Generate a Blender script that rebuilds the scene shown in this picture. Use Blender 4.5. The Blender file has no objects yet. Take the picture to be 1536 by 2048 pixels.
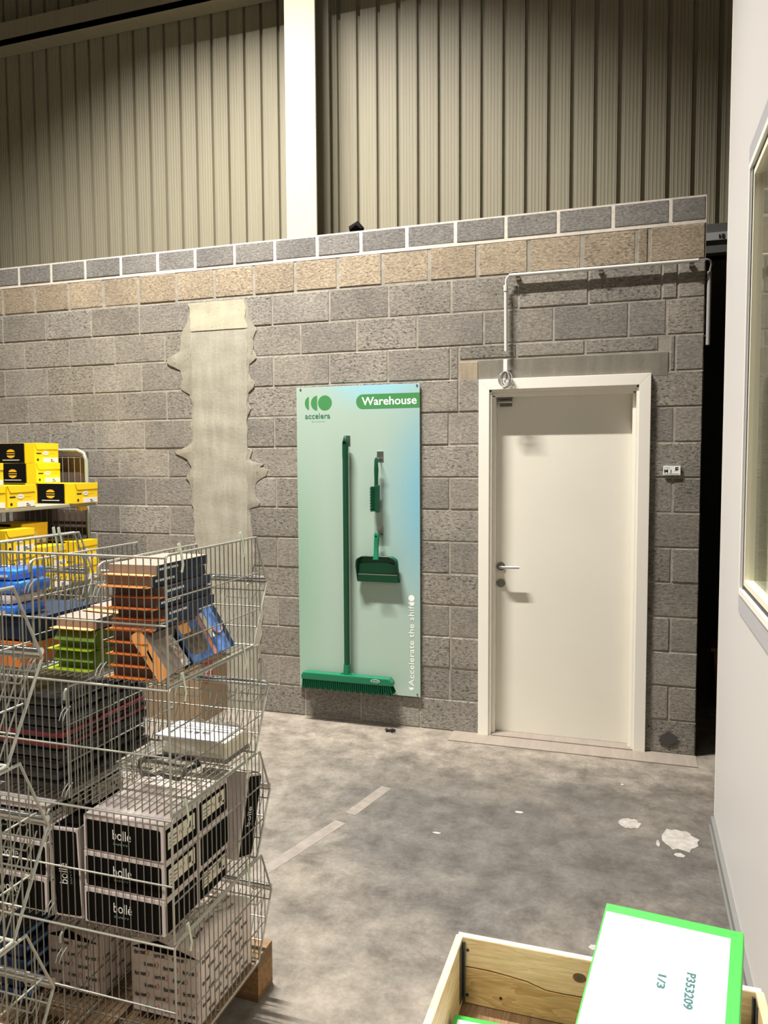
import bpy, bmesh, math, random
from mathutils import Vector, Matrix, noise
C = bpy.context.scene.collection
sc = bpy.context.scene
PI = math.pi
# ---------------------------------------------------------------- camera
cam = bpy.data.cameras.new('camera')
cam.sensor_fit = 'HORIZONTAL'; cam.sensor_width = 36.0
cam.lens = 36.0 * 1527.5 / 1536.0
cam.clip_start = 0.02; cam.clip_end = 100
co = bpy.data.objects.new('camera', cam); C.objects.link(co)
yaw, pitch, roll = -0.31505, -0.06489, -0.005349
f_ = Vector((math.sin(yaw) * math.cos(pitch), math.cos(yaw) * math.cos(pitch), math.sin(pitch)))
r_ = f_.cross(Vector((0, 0, 1))).normalized(); u_ = r_.cross(f_)
R2 = r_ * math.cos(roll) + u_ * math.sin(roll); U2 = u_ * math.cos(roll) - r_ * math.sin(roll)
co.matrix_world = Matrix(((R2.x, U2.x, -f_.x, 0), (R2.y, U2.y, -f_.y, 0), (R2.z, U2.z, -f_.z, 1.695), (0, 0, 0, 1)))
sc.camera = co
# ---------------------------------------------------------------- light and exposure
w = bpy.data.worlds.new('world'); sc.world = w; w.use_nodes = True
w.node_tree.nodes['Background'].inputs[0].default_value = (0.55, 0.52, 0.48, 1)
w.node_tree.nodes['Background'].inputs[1].default_value = 0.045
vs = sc.view_settings
vs.view_transform = 'Standard'; vs.look = 'None'; vs.gamma = 1; vs.use_curve_mapping = False
vs.exposure = -0.24
def area(name, loc, sx, sy, power, col, rot=(0, 0, 0), spread=180):
    l = bpy.data.lights.new(name, 'AREA'); l.shape = 'RECTANGLE'; l.size = sx; l.size_y = sy
    l.energy = power; l.color = col; l.spread = math.radians(spread)
    o = bpy.data.objects.new(name, l); o.location = loc; o.rotation_euler = rot; C.objects.link(o); return o
area('strip_lamp', (-2.4, 3.1, 6.5), 1.5, 0.05, 520, (1, 0.95, 0.88), spread=104)
area('strip_lamp', (-6.4, 1.0, 6.5), 1.5, 0.3, 120, (1, 0.95, 0.88), spread=92)
area('strip_lamp', (-1.6, -1.0, 6.5), 1.5, 0.5, 210, (1, 0.95, 0.90), spread=88)
area('strip_lamp', (-5.5, -3.5, 6.5), 1.5, 0.3, 60, (1, 0.95, 0.89), spread=120)
area('cabin_lamp', (1.2, 1.0, 3.1), 0.6, 0.6, 45, (1, 0.93, 0.80))
# ---------------------------------------------------------------- materials
def nn(nt, t, **kw):
    n = nt.nodes.new(t)
    for k, v in kw.items(): setattr(n, k, v)
    return n
def mat(name, col, rough=0.6, metal=0.0, bump=0.0, bscale=80.0, var=0.0, vscale=8.0, spec=0.5, coat=0.0):
    m = bpy.data.materials.new(name); m.use_nodes = True; nt = m.node_tree
    b = nt.nodes['Principled BSDF']
    b.inputs['Base Color'].default_value = (*col, 1); b.inputs['Roughness'].default_value = rough
    b.inputs['Metallic'].default_value = metal; b.inputs['Specular IOR Level'].default_value = spec
    b.inputs['Coat Weight'].default_value = coat
    tc = nn(nt, 'ShaderNodeTexCoord')
    if var > 0:
        n = nn(nt, 'ShaderNodeTexNoise'); n.inputs['Scale'].default_value = vscale; n.inputs['Detail'].default_value = 5
        nt.links.new(tc.outputs['Object'], n.inputs['Vector'])
        r = nn(nt, 'ShaderNodeValToRGB'); e = r.color_ramp.elements
        e[0].position = 0.3; e[1].position = 0.7
        e[0].color = (*[c * (1 - var) for c in col], 1); e[1].color = (*[min(1, c * (1 + var)) for c in col], 1)
        nt.links.new(n.outputs['Fac'], r.inputs[0]); nt.links.new(r.outputs[0], b.inputs['Base Color'])
    if bump > 0:
        n = nn(nt, 'ShaderNodeTexNoise'); n.inputs['Scale'].default_value = bscale; n.inputs['Detail'].default_value = 4
        nt.links.new(tc.outputs['Object'], n.inputs['Vector'])
        bp = nn(nt, 'ShaderNodeBump'); bp.inputs['Strength'].default_value = bump; bp.inputs['Distance'].default_value = 0.004
        nt.links.new(n.outputs['Fac'], bp.inputs['Height']); nt.links.new(bp.outputs[0], b.inputs['Normal'])
    return m
def math_(nt, op, a, b=None, c=None):
    n = nn(nt, 'ShaderNodeMath', operation=op)
    for i, v in enumerate((a, b, c)):
        if v is None: continue
        if isinstance(v, (int, float)): n.inputs[i].default_value = v
        else: nt.links.new(v, n.inputs[i])
    return n.outputs[0]
def mixc(nt, fac, a, b, blend='MIX'):
    n = nn(nt, 'ShaderNodeMix', data_type='RGBA', blend_type=blend)
    for i, v in ((0, fac), (6, a), (7, b)):
        if isinstance(v, (int, float)): n.inputs[i].default_value = v
        elif isinstance(v, tuple): n.inputs[i].default_value = (*v, 1)
        else: nt.links.new(v, n.inputs[i])
    return n.outputs[2]
def noise_(nt, vec, scale, detail=4, rough=0.5, dist=0.0):
    n = nn(nt, 'ShaderNodeTexNoise'); n.inputs['Scale'].default_value = scale; n.inputs['Detail'].default_value = detail
    n.inputs['Roughness'].default_value = rough; n.inputs['Distortion'].default_value = dist
    nt.links.new(vec, n.inputs['Vector']); return n.outputs['Fac']
def ramp_(nt, fac, p0, p1, c0=(0, 0, 0), c1=(1, 1, 1)):
    r = nn(nt, 'ShaderNodeValToRGB'); e = r.color_ramp.elements
    e[0].position = p0; e[1].position = p1; e[0].color = (*c0, 1); e[1].color = (*c1, 1)
    nt.links.new(fac, r.inputs[0]); return r.outputs[0]
def block_mat():
    m = bpy.data.materials.new('concrete_block'); m.use_nodes = True; nt = m.node_tree; b = nt.nodes['Principled BSDF']
    tc = nn(nt, 'ShaderNodeTexCoord'); mp = nn(nt, 'ShaderNodeMapping'); mp.inputs['Scale'].default_value = (1, 1, 2.1)
    nt.links.new(tc.outputs['Object'], mp.inputs['Vector']); v = mp.outputs[0]
    at = nn(nt, 'ShaderNodeAttribute', attribute_name='tint')
    fine = noise_(nt, v, 62, 7, 0.78); pit = noise_(nt, v, 42, 6, 0.78, 0.5); big = noise_(nt, tc.outputs['Object'], 3.0, 4)
    vo = nn(nt, 'ShaderNodeTexVoronoi'); vo.inputs['Scale'].default_value = 26; nt.links.new(v, vo.inputs['Vector'])
    rough = math_(nt, 'SUBTRACT', at.outputs['Alpha'], 0.0)
    c = mixc(nt, 1.0, at.outputs['Color'], ramp_(nt, fine, 0.32, 0.68, (0.52, 0.52, 0.52), (1.42, 1.41, 1.38)), 'MULTIPLY')
    c = mixc(nt, 1.0, c, ramp_(nt, big, 0.3, 0.7, (0.84, 0.84, 0.84), (1.14, 1.12, 1.08)), 'MULTIPLY')
    thr = math_(nt, 'MULTIPLY_ADD', rough, 0.075, 0.355)
    pm = math_(nt, 'LESS_THAN', pit, thr)
    c = mixc(nt, math_(nt, 'MULTIPLY', pm, 0.8), c, (0.05, 0.052, 0.042))
    hi = math_(nt, 'LESS_THAN', vo.outputs['Distance'], 0.055)
    c = mixc(nt, math_(nt, 'MULTIPLY', hi, 0.5), c, (0.55, 0.50, 0.42))
    nt.links.new(c, b.inputs['Base Color']); b.inputs['Roughness'].default_value = 0.92; b.inputs['Specular IOR Level'].default_value = 0.2
    h = math_(nt, 'ADD', math_(nt, 'MULTIPLY', fine, 0.5), ramp_(nt, pit, 0.30, 0.5))
    bp = nn(nt, 'ShaderNodeBump'); bp.inputs['Strength'].default_value = 0.75; bp.inputs['Distance'].default_value = 0.005
    nt.links.new(h, bp.inputs['Height']); nt.links.new(bp.outputs[0], b.inputs['Normal'])
    return m
def floor_mat():
    m = bpy.data.materials.new('concrete_floor'); m.use_nodes = True; nt = m.node_tree; b = nt.nodes['Principled BSDF']
    tc = nn(nt, 'ShaderNodeTexCoord'); v = tc.outputs['Object']
    sx = nn(nt, 'ShaderNodeSeparateXYZ'); nt.links.new(v, sx.inputs[0]); X, Y = sx.outputs[0], sx.outputs[1]
    big = noise_(nt, v, 1.3, 8, 0.68, 0.1); mid = noise_(nt, v, 6.0, 10, 0.74, 0.15); fine = noise_(nt, v, 60, 4, 0.7)
    # slab tone zones: darker grey in the middle, paler around, dusty by the wall
    dx = math_(nt, 'MULTIPLY', math_(nt, 'ADD', X, 0.45), 0.62); dy = math_(nt, 'MULTIPLY', math_(nt, 'SUBTRACT', Y, 3.25), 0.85)
    d = math_(nt, 'SQRT', math_(nt, 'ADD', math_(nt, 'MULTIPLY', dx, dx), math_(nt, 'MULTIPLY', dy, dy)))
    slab_tone = math_(nt, 'ADD', d, math_(nt, 'MULTIPLY', math_(nt, 'SUBTRACT', big, 0.5), 2.1))
    c = ramp_(nt, slab_tone, 0.35, 1.05, (0.090, 0.084, 0.076), (0.172, 0.153, 0.128))
    wl = math_(nt, 'ADD', Y, math_(nt, 'MULTIPLY', math_(nt, 'SUBTRACT', mid, 0.5), 0.6))
    wm = nn(nt, 'ShaderNodeMapRange'); wm.inputs[1].default_value = 4.0; wm.inputs[2].default_value = 4.5; nt.links.new(wl, wm.inputs[0])
    c = mixc(nt, math_(nt, 'MULTIPLY', wm.outputs[0], 0.8), c, (0.245, 0.217, 0.18))
    c = mixc(nt, 1.0, c, ramp_(nt, mid, 0.30, 0.70, (0.50, 0.49, 0.48), (1.42, 1.42, 1.42)), 'MULTIPLY')
    c = mixc(nt, 1.0, c, ramp_(nt, fine, 0.3, 0.7, (0.86, 0.86, 0.86), (1.12, 1.12, 1.12)), 'MULTIPLY')
    mp = nn(nt, 'ShaderNodeMapping'); mp.inputs['Scale'].default_value = (0.6, 9, 1); mp.inputs['Rotation'].default_value = (0, 0, 0.5)
    nt.links.new(v, mp.inputs['Vector']); scr = noise_(nt, mp.outputs[0], 9, 5, 0.7, 1.5)
    c = mixc(nt, math_(nt, 'MULTIPLY', math_(nt, 'LESS_THAN', scr, 0.33), 0.4), c, (0.09, 0.08, 0.07))
    vo = nn(nt, 'ShaderNodeTexVoronoi'); vo.inputs['Scale'].default_value = 1.6; nt.links.new(v, vo.inputs['Vector'])
    c = mixc(nt, math_(nt, 'MULTIPLY', math_(nt, 'LESS_THAN', vo.outputs['Distance'], 0.03), 0.7), c, (0.5, 0.46, 0.4))
    nt.links.new(c, b.inputs['Base Color'])
    nt.links.new(ramp_(nt, mid, 0.3, 0.7, (0.42, 0.42, 0.42), (0.7, 0.7, 0.7)), b.inputs['Roughness'])
    b.inputs['Specular IOR Level'].default_value = 0.35
    bp = nn(nt, 'ShaderNodeBump'); bp.inputs['Strength'].default_value = 0.25; bp.inputs['Distance'].default_value = 0.003
    nt.links.new(math_(nt, 'ADD', mid, fine), bp.inputs['Height']); nt.links.new(bp.outputs[0], b.inputs['Normal'])
    return m
def clad_mat(name, c0, c1):
    m = bpy.data.materials.new(name); m.use_nodes = True; nt = m.node_tree; b = nt.nodes['Principled BSDF']
    tc = nn(nt, 'ShaderNodeTexCoord'); v = tc.outputs['Object']
    mp = nn(nt, 'ShaderNodeMapping'); mp.inputs['Scale'].default_value = (30, 1, 0.5); nt.links.new(v, mp.inputs['Vector'])
    st = noise_(nt, mp.outputs[0], 3, 4, 0.6)
    c = ramp_(nt, st, 0.3, 0.7, c0, c1)
    sp = noise_(nt, v, 34, 4, 0.7)
    c = mixc(nt, math_(nt, 'MULTIPLY', math_(nt, 'LESS_THAN', sp, 0.27), 0.7), c, (0.05, 0.035, 0.02))
    nt.links.new(c, b.inputs['Base Color']); b.inputs['Roughness'].default_value = 0.5
    return m
def plaster_mat(name, c0, c1, pits=0.27):
    m = bpy.data.materials.new(name); m.use_nodes = True; nt = m.node_tree; b = nt.nodes['Principled BSDF']
    tc = nn(nt, 'ShaderNodeTexCoord'); v = tc.outputs['Object']
    mp = nn(nt, 'ShaderNodeMapping'); mp.inputs['Scale'].default_value = (6, 1, 1); nt.links.new(v, mp.inputs['Vector'])
    a = noise_(nt, mp.outputs[0], 3, 6, 0.65, 0.4); p = noise_(nt, v, 42, 4, 0.7)
    c = ramp_(nt, a, 0.3, 0.7, c0, c1)
    c = mixc(nt, math_(nt, 'MULTIPLY', math_(nt, 'LESS_THAN', p, pits), 0.6), c, (0.12, 0.10, 0.07))
    nt.links.new(c, b.inputs['Base Color']); b.inputs['Roughness'].default_value = 0.85
    bp = nn(nt, 'ShaderNodeBump'); bp.inputs['Strength'].default_value = 0.4; bp.inputs['Distance'].default_value = 0.004
    nt.links.new(math_(nt, 'ADD', p, a), bp.inputs['Height']); nt.links.new(bp.outputs[0], b.inputs['Normal'])
    return m
def wood_mat(name, c0, c1, axis='X', knots=True):
    m = bpy.data.materials.new(name); m.use_nodes = True; nt = m.node_tree; b = nt.nodes['Principled BSDF']
    tc = nn(nt, 'ShaderNodeTexCoord'); mp = nn(nt, 'ShaderNodeMapping')
    s = {'X': (1.0, 9, 9), 'Y': (9, 1.0, 9), 'Z': (9, 9, 1.0)}[axis]
    mp.inputs['Scale'].default_value = s; nt.links.new(tc.outputs['Object'], mp.inputs['Vector'])
    n1 = noise_(nt, mp.outputs[0], 1.6, 3, 0.5, 0.8)
    wv = math_(nt, 'FRACT', math_(nt, 'MULTIPLY', n1, 13.0))
    ring = ramp_(nt, wv, 0.0, 1.0, c1, c0)
    f = noise_(nt, mp.outputs[0], 14, 4, 0.6)
    c = mixc(nt, 1.0, ring, ramp_(nt, f, 0.3, 0.7, (0.85, 0.84, 0.82), (1.12, 1.12, 1.12)), 'MULTIPLY')
    nt.links.new(c, b.inputs['Base Color']); b.inputs['Roughness'].default_value = 0.62
    return m
def glass_mat(name, ior=1.7, tint=(0.93, 0.95, 0.93), rough=0.0, base=0.0):
    m = bpy.data.materials.new(name); m.use_nodes = True; nt = m.node_tree
    for n in list(nt.nodes): nt.nodes.remove(n)
    out = nn(nt, 'ShaderNodeOutputMaterial'); mx = nn(nt, 'ShaderNodeMixShader'); tr = nn(nt, 'ShaderNodeBsdfTransparent')
    gl = nn(nt, 'ShaderNodeBsdfGlossy'); lw = nn(nt, 'ShaderNodeLayerWeight'); lw.inputs[0].default_value = 0.5; f0 = ((ior - 1) / (ior + 1)) ** 2
    tr.inputs[0].default_value = (*tint, 1); gl.inputs['Roughness'].default_value = rough
    fac = math_(nt, 'MULTIPLY_ADD', math_(nt, 'POWER', lw.outputs['Facing'], 5.0), 1 - f0, f0 + base)
    nt.links.new(fac, mx.inputs[0]); nt.links.new(tr.outputs[0], mx.inputs[1]); nt.links.new(gl.outputs[0], mx.inputs[2])
    nt.links.new(mx.outputs[0], out.inputs[0]); return m
def sign_mat():
    m = bpy.data.materials.new('sign_print'); m.use_nodes = True; nt = m.node_tree; b = nt.nodes['Principled BSDF']
    tc = nn(nt, 'ShaderNodeTexCoord'); sx = nn(nt, 'ShaderNodeSeparateXYZ'); nt.links.new(tc.outputs['Object'], sx.inputs[0])
    X, Z = sx.outputs[0], sx.outputs[2]          # local: x 0..0.835, z 0..1.98
    def blob(cx, cz, rx, rz):
        a = math_(nt, 'DIVIDE', math_(nt, 'SUBTRACT', X, cx), rx); c = math_(nt, 'DIVIDE', math_(nt, 'SUBTRACT', Z, cz), rz)
        d = math_(nt, 'SQRT', math_(nt, 'ADD', math_(nt, 'MULTIPLY', a, a), math_(nt, 'MULTIPLY', c, c)))
        mr = nn(nt, 'ShaderNodeMapRange', interpolation_type='SMOOTHSTEP'); nt.links.new(d, mr.inputs[0])
        mr.inputs[1].default_value = 0; mr.inputs[2].default_value = 1; mr.inputs[3].default_value = 1; mr.inputs[4].default_value = 0
        return mr.outputs[0]
    c = mixc(nt, blob(-0.05, 0.7, 0.32, 1.2), (0.365, 0.48, 0.41), (0.25, 0.42, 0.31))
    c = mixc(nt, blob(0.55, 2.05, 0.50, 0.30), c, (0.26, 0.56, 0.70))
    c = mixc(nt, blob(0.95, 1.25, 0.46, 1.0), c, (0.16, 0.44, 0.58))
    nt.links.new(c, b.inputs['Base Color']); b.inputs['Roughness'].default_value = 0.45
    return m
M = dict(
    block=block_mat(), floor=floor_mat(),
    mortar=mat('grey_mortar', (0.30, 0.275, 0.23), 0.95, bump=0.4, var=0.2, vscale=20),
    mortar_w=mat('white_mortar', (0.62, 0.57, 0.50), 0.9, bump=0.3, var=0.1, vscale=30),
    plaster=plaster_mat('column_concrete', (0.29, 0.275, 0.22), (0.385, 0.365, 0.295), 0.31),
    plaster2=plaster_mat('pale_painted_concrete', (0.40, 0.375, 0.275), (0.46, 0.43, 0.32), 0.34),
    smear=plaster_mat('mortar_smear', (0.25, 0.235, 0.185), (0.34, 0.315, 0.25), 0.38),
    lintel=plaster_mat('lintel_concrete', (0.155, 0.142, 0.115), (0.215, 0.198, 0.16), 0.30),
    tanblock=plaster_mat('tan_infill', (0.25, 0.205, 0.14), (0.36, 0.30, 0.215), 0.30),
    clad=clad_mat('steel_cladding', (0.265, 0.24, 0.17), (0.315, 0.29, 0.21)),
    cream=plaster_mat('cream_paint', (0.50, 0.465, 0.33), (0.54, 0.505, 0.36), 0.25),
    steel_d=mat('brown_steel_and_shade', (0.09, 0.075, 0.055), 0.6),
    beam=mat('grey_beam', (0.10, 0.10, 0.095), 0.6), alu=mat('aluminium_strip', (0.42, 0.42, 0.42), 0.5, 0.2),
    dark=mat('shaded_blockwork', (0.05, 0.048, 0.045), 0.95, bump=0.4),  # blockwork colour darkened to hold the shade beyond the wall end
    cabin=mat('white_panel', (0.60, 0.585, 0.575), 0.45, bump=0.03, bscale=30), cabin_e=mat('panel_edge_trim', (0.9, 0.88, 0.82), 0.4),
    rail=mat('grey_rail', (0.22, 0.22, 0.21), 0.45, 0.3), flange=mat('grey_window_flange', (0.42, 0.42, 0.45), 0.4),
    wwhite=mat('white_window_profile', (0.85, 0.84, 0.78), 0.35), rubber=mat('black_rubber', (0.012, 0.012, 0.012), 0.5),
    wcream=mat('cream_bead', (0.80, 0.76, 0.60), 0.4), glass=glass_mat('window_glass', 1.6), blind=mat('beige_curtain', (0.66, 0.58, 0.42), 0.8),
    door=mat('white_door_leaf', (0.74, 0.71, 0.62), 0.42, var=0.02, vscale=3), frame=mat('white_door_frame', (0.83, 0.80, 0.72), 0.38),
    chrome=mat('brushed_steel', (0.55, 0.55, 0.54), 0.3, 1.0), steel=mat('dark_brushed_steel', (0.20, 0.19, 0.17), 0.4, 0.6),
    sign=sign_mat(), sgreen=mat('sign_green', (0.055, 0.24, 0.075), 0.45), sdark=mat('sign_dark_green', (0.04, 0.20, 0.10), 0.45),
    swhite=mat('sign_white', (0.90, 0.92, 0.90), 0.45), sgrey=mat('sign_grey_text', (0.25, 0.38, 0.32), 0.5), edge=mat('sign_edge', (0.60, 0.68, 0.64), 0.4),
    tool=mat('green_plastic', (0.003, 0.062, 0.028), 0.32), tool_l=mat('green_plastic_light', (0.005, 0.145, 0.068), 0.32),
    tooldark=mat('green_bristle', (0.003, 0.050, 0.022), 0.8, spec=0.1),
    wire=mat('zinc_wire', (0.34, 0.335, 0.29), 0.42, 0.75), wire_t=mat('zinc_rod', (0.48, 0.48, 0.42), 0.38, 0.7),
    hookp=mat('pale_plastic_hook', (0.66, 0.72, 0.56), 0.4), chrome2=mat('chrome_tube', (0.72, 0.73, 0.74), 0.15, 1.0),
    pallet=wood_mat('pallet_wood', (0.22, 0.13, 0.06), (0.13, 0.075, 0.035), 'X'), chip=mat('chipboard_block', (0.28, 0.16, 0.07), 0.9, bump=0.6, bscale=120, var=0.3, vscale=60),
    pine=wood_mat('pine_board', (0.78, 0.60, 0.34), (0.66, 0.46, 0.22), 'X'), pine_y=wood_mat('pine_board_long', (0.78, 0.60, 0.35), (0.66, 0.46, 0.24), 'Y'),
    pine_d=wood_mat('pine_board_weathered', (0.66, 0.45, 0.20), (0.48, 0.29, 0.11), 'X'), pine_end=mat('pine_end_grain', (0.83, 0.68, 0.45), 0.6, var=0.08, vscale=60),
    knot=mat('knot', (0.17, 0.075, 0.03), 0.6, var=0.3, vscale=60), nail=mat('nail_head', (0.04, 0.03, 0.025), 0.6),
    hinge=mat('steel_hinge', (0.10, 0.10, 0.10), 0.45, 0.6),
    gcard=mat('bright_green_board', (0.04, 0.40, 0.05), 0.42), paper=mat('white_paper', (0.66, 0.675, 0.74), 0.5), ink=mat('teal_ink', (0.01, 0.10, 0.095), 0.5),
    yellow=mat('yellow_carton', (0.86, 0.58, 0.004), 0.5), blackc=mat('black_carton', (0.006, 0.0055, 0.005), 0.8, spec=0.05), orange_y=mat('amber_print', (0.75, 0.42, 0.02), 0.5),
    label=mat('white_label', (0.74, 0.71, 0.68), 0.5), bink=mat('black_ink', (0.015, 0.013, 0.012), 0.5),
    cw=mat('pinkish_white_carton', (0.62, 0.54, 0.51), 0.55), lab_c=mat('cream_label', (0.74, 0.68, 0.55), 0.5),
    logo_w=mat('white_print', (0.85, 0.83, 0.78), 0.45),
    taupe=mat('taupe_carton', (0.22, 0.18, 0.145), 0.6), taupe_d=mat('dark_taupe_carton', (0.105, 0.075, 0.06), 0.6), orange=mat('orange_carton', (0.72, 0.20, 0.035), 0.5), orange_l=mat('light_orange_carton', (0.88, 0.40, 0.13), 0.5),
    navy=mat('navy_carton', (0.005, 0.018, 0.045), 0.5, spec=0.3), navy2=mat('slate_blue_carton', (0.018, 0.032, 0.072), 0.5, spec=0.3), olive=mat('olive_green_carton', (0.12, 0.20, 0.006), 0.5), olive_l=mat('lime_carton_lip', (0.36, 0.50, 0.02), 0.5),
    jean=mat('blue_photo_print', (0.06, 0.14, 0.36), 0.45, var=0.7, vscale=40), brownp=mat('dark_photo_print', (0.11, 0.085, 0.055), 0.5, var=0.6, vscale=60), silverp=mat('mottled_print', (0.42, 0.40, 0.36), 0.5, var=0.8, vscale=90), redp=mat('pink_print', (0.55, 0.22, 0.17), 0.5),
    blue=mat('glossy_blue_film', (0.03, 0.16, 0.62), 0.18, bump=0.8, bscale=30, var=0.5, vscale=18, coat=0.6), bluel=mat('pale_blue_carton', (0.17, 0.33, 0.55), 0.4), whitef=mat('white_film', (0.62, 0.54, 0.50), 0.25, bump=0.8, bscale=30, var=0.2, vscale=20, coat=0.5),
    blackf=mat('black_film', (0.016, 0.016, 0.017), 0.25, bump=0.9, bscale=26, coat=0.25, spec=0.3), redf=mat('red_fabric', (0.15, 0.010, 0.015), 0.4), filmg=glass_mat('clear_film', 1.18, (0.93, 0.93, 0.91), 0.35, 0.01),
    wrap=mat('wrapping_paper', (0.74, 0.64, 0.58), 0.45, bump=0.6, bscale=14), redt=mat('red_ink', (0.45, 0.04, 0.05), 0.5),
    card=mat('brown_cardboard', (0.27, 0.175, 0.095), 0.8, var=0.06, vscale=5), redl=mat('red_label', (0.42, 0.02, 0.03), 0.5),
    cage=mat('galvanised_tube', (0.50, 0.55, 0.50), 0.35, 0.6), shelf=mat('shelf_board', (0.34, 0.33, 0.25), 0.5, 0.3), cagew=mat('cage_wire', (0.30, 0.30, 0.28), 0.5, 0.5),
    conduit=mat('grey_pvc_conduit', (0.60, 0.60, 0.56), 0.45), pvc=mat('white_pvc', (0.78, 0.77, 0.74), 0.45), cable=mat('grey_cable', (0.36, 0.35, 0.34), 0.35),
    stain=mat('dark_stain', (0.06, 0.055, 0.05), 0.8), patch=mat('pale_floor_patch', (0.30, 0.285, 0.26), 0.8, var=0.2, vscale=30), tape=mat('worn_tape', (0.17, 0.15, 0.13), 0.8, var=0.15, vscale=20),
    sill=plaster_mat('threshold_concrete', (0.23, 0.195, 0.165), (0.29, 0.248, 0.205), 0.3), binor=mat('orange_plastic', (0.28, 0.06, 0.006), 0.5),
)
# ---------------------------------------------------------------- mesh helpers
class MB:
    def __init__(s): s.v = []; s.f = []; s.m = []; s.mats = []; s.tint = []
    def mi(s, m):
        m = M[m]
        if m not in s.mats: s.mats.append(m)
        return s.mats.index(m)
    def add(s, vs, fs, m, T=None, tint=None):
        o = len(s.v); k = s.mi(m)
        for p in vs:
            p = Vector(p); s.v.append(T @ p if T is not None else p)
        for f in fs: s.f.append([o + i for i in f]); s.m.append(k); s.tint.append(tint)
        return s
    def box(s, x0, x1, y0, y1, z0, z1, m, T=None, tint=None):
        vs = [(x, y, z) for z in (z0, z1) for y in (y0, y1) for x in (x0, x1)]
        return s.add(vs, [(0, 2, 3, 1), (4, 5, 7, 6), (0, 1, 5, 4), (2, 6, 7, 3), (0, 4, 6, 2), (1, 3, 7, 5)], m, T, tint)
    def quad(s, a, b, c, d, m, T=None): return s.add([a, b, c, d], [(0, 1, 2, 3)], m, T)
    def tube(s, pts, r, m, n=6, closed=False, T=None):
        pts = [Vector(p) for p in pts]; N = len(pts); vs = []; fs = []
        up = None
        for i, p in enumerate(pts):
            if closed: t = (pts[(i + 1) % N] - pts[i - 1])
            else: t = (pts[min(i + 1, N - 1)] - pts[max(i - 1, 0)])
            t.normalize()
            if up is None:
                up = Vector((0, 0, 1)) if abs(t.z) < 0.9 else Vector((1, 0, 0))
            a = t.cross(up)
            if a.length < 1e-4: a = t.cross(Vector((0.3, 1, 0.1)))
            a.normalize(); bq = a.cross(t); bq.normalize(); up = bq
            rr = r[i] if isinstance(r, (list, tuple)) else r
            for k in range(n):
                an = 2 * PI * (k + 0.5) / n; vs.append(p + a * (math.cos(an) * rr) + bq * (math.sin(an) * rr))
        L = N if closed else N - 1
        for i in range(L):
            j = (i + 1) % N
            for k in range(n):
                k2 = (k + 1) % n; fs.append((i * n + k, i * n + k2, j * n + k2, j * n + k))
        if not closed: fs.append(tuple(range(n - 1, -1, -1))); fs.append(tuple((N - 1) * n + k for k in range(n)))
        return s.add(vs, fs, m, T)
    def prism(s, poly, d0, d1, m, O=(0, 0, 0), A=(1, 0, 0), B=(0, 0, 1), N=(0, -1, 0)):
        O, A, B, N = Vector(O), Vector(A), Vector(B), Vector(N); n = len(poly)
        vs = [O + A * x + B * y + N * d0 for x, y in poly] + [O + A * x + B * y + N * d1 for x, y in poly]
        fs = [tuple(range(n - 1, -1, -1)), tuple(range(n, 2 * n))] + [(i, (i + 1) % n, n + (i + 1) % n, n + i) for i in range(n)]
        return s.add(vs, fs, m)
    def mesh(s, name, smooth=False, bevel=0.0):
        me = bpy.data.meshes.new(name); me.from_pydata([tuple(p) for p in s.v], [], s.f)
        for m in s.mats: me.materials.append(m)
        for p, k in zip(me.polygons, s.m): p.material_index = k
        if any(t is not None for t in s.tint):
            ca = me.color_attributes.new('tint', 'FLOAT_COLOR', 'CORNER')
            for p, t in zip(me.polygons, s.tint):
                t = t or (0.3, 0.27, 0.22, 0.5)
                for li in p.loop_indices: ca.data[li].color = t
        bm = bmesh.new(); bm.from_mesh(me)
        bmesh.ops.recalc_face_normals(bm, faces=bm.faces)
        if bevel > 0:
            es = [e for e in bm.edges if len(e.link_faces) == 2 and e.calc_face_angle(0) > 0.6]
            bmesh.ops.bevel(bm, geom=es, offset=bevel, segments=2, affect='EDGES', profile=0.6, clamp_overlap=True)
        bm.to_mesh(me); bm.free()
        if smooth:
            for p in me.polygons: p.use_smooth = True
            try: me.set_sharp_from_angle(angle=math.radians(40))
            except Exception: pass
        return me
    def build(s, name, parent=None, smooth=False, bevel=0.0, loc=(0, 0, 0)):
        o = bpy.data.objects.new(name, s.mesh(name, smooth, bevel)); C.objects.link(o); o.location = loc
        if parent is not None: o.parent = parent
        return o
def B(): return MB()
def thing(name, label, cat, loc=(0, 0, 0), rot=(0, 0, 0), group=None):
    o = bpy.data.objects.new(name, None); o.empty_display_size = 0.05; C.objects.link(o); o.location = loc; o.rotation_euler = rot
    o['label'] = label; o['category'] = cat
    if group: o['group'] = group
    return o
def tag(o, label, cat, group=None):
    o['label'] = label; o['category'] = cat
    if group: o['group'] = group
    return o
def struct(o, label=None):
    o['kind'] = 'structure'
    if label: o['label'] = label
    return o
def dup(root, loc=None, rot=None, label=None, group=None):
    def cp(o, par):
        c = o.copy(); C.objects.link(c)
        if par is not None: c.parent = par
        for ch in list(o.children): cp(ch, c)
        return c
    r = cp(root, None)
    if loc is not None: r.location = loc
    if rot is not None: r.rotation_euler = rot
    if label: r['label'] = label
    if group: r['group'] = group
    return r
def circ(cx, cy, rx, ry=None, n=32, a0=0, a1=2 * PI, close=True):
    ry = rx if ry is None else ry
    k = n if close and abs(a1 - a0 - 2 * PI) < 1e-6 else n + 1
    return [(cx + rx * math.cos(a0 + (a1 - a0) * i / n), cy + ry * math.sin(a0 + (a1 - a0) * i / n)) for i in range(k)]
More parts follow.
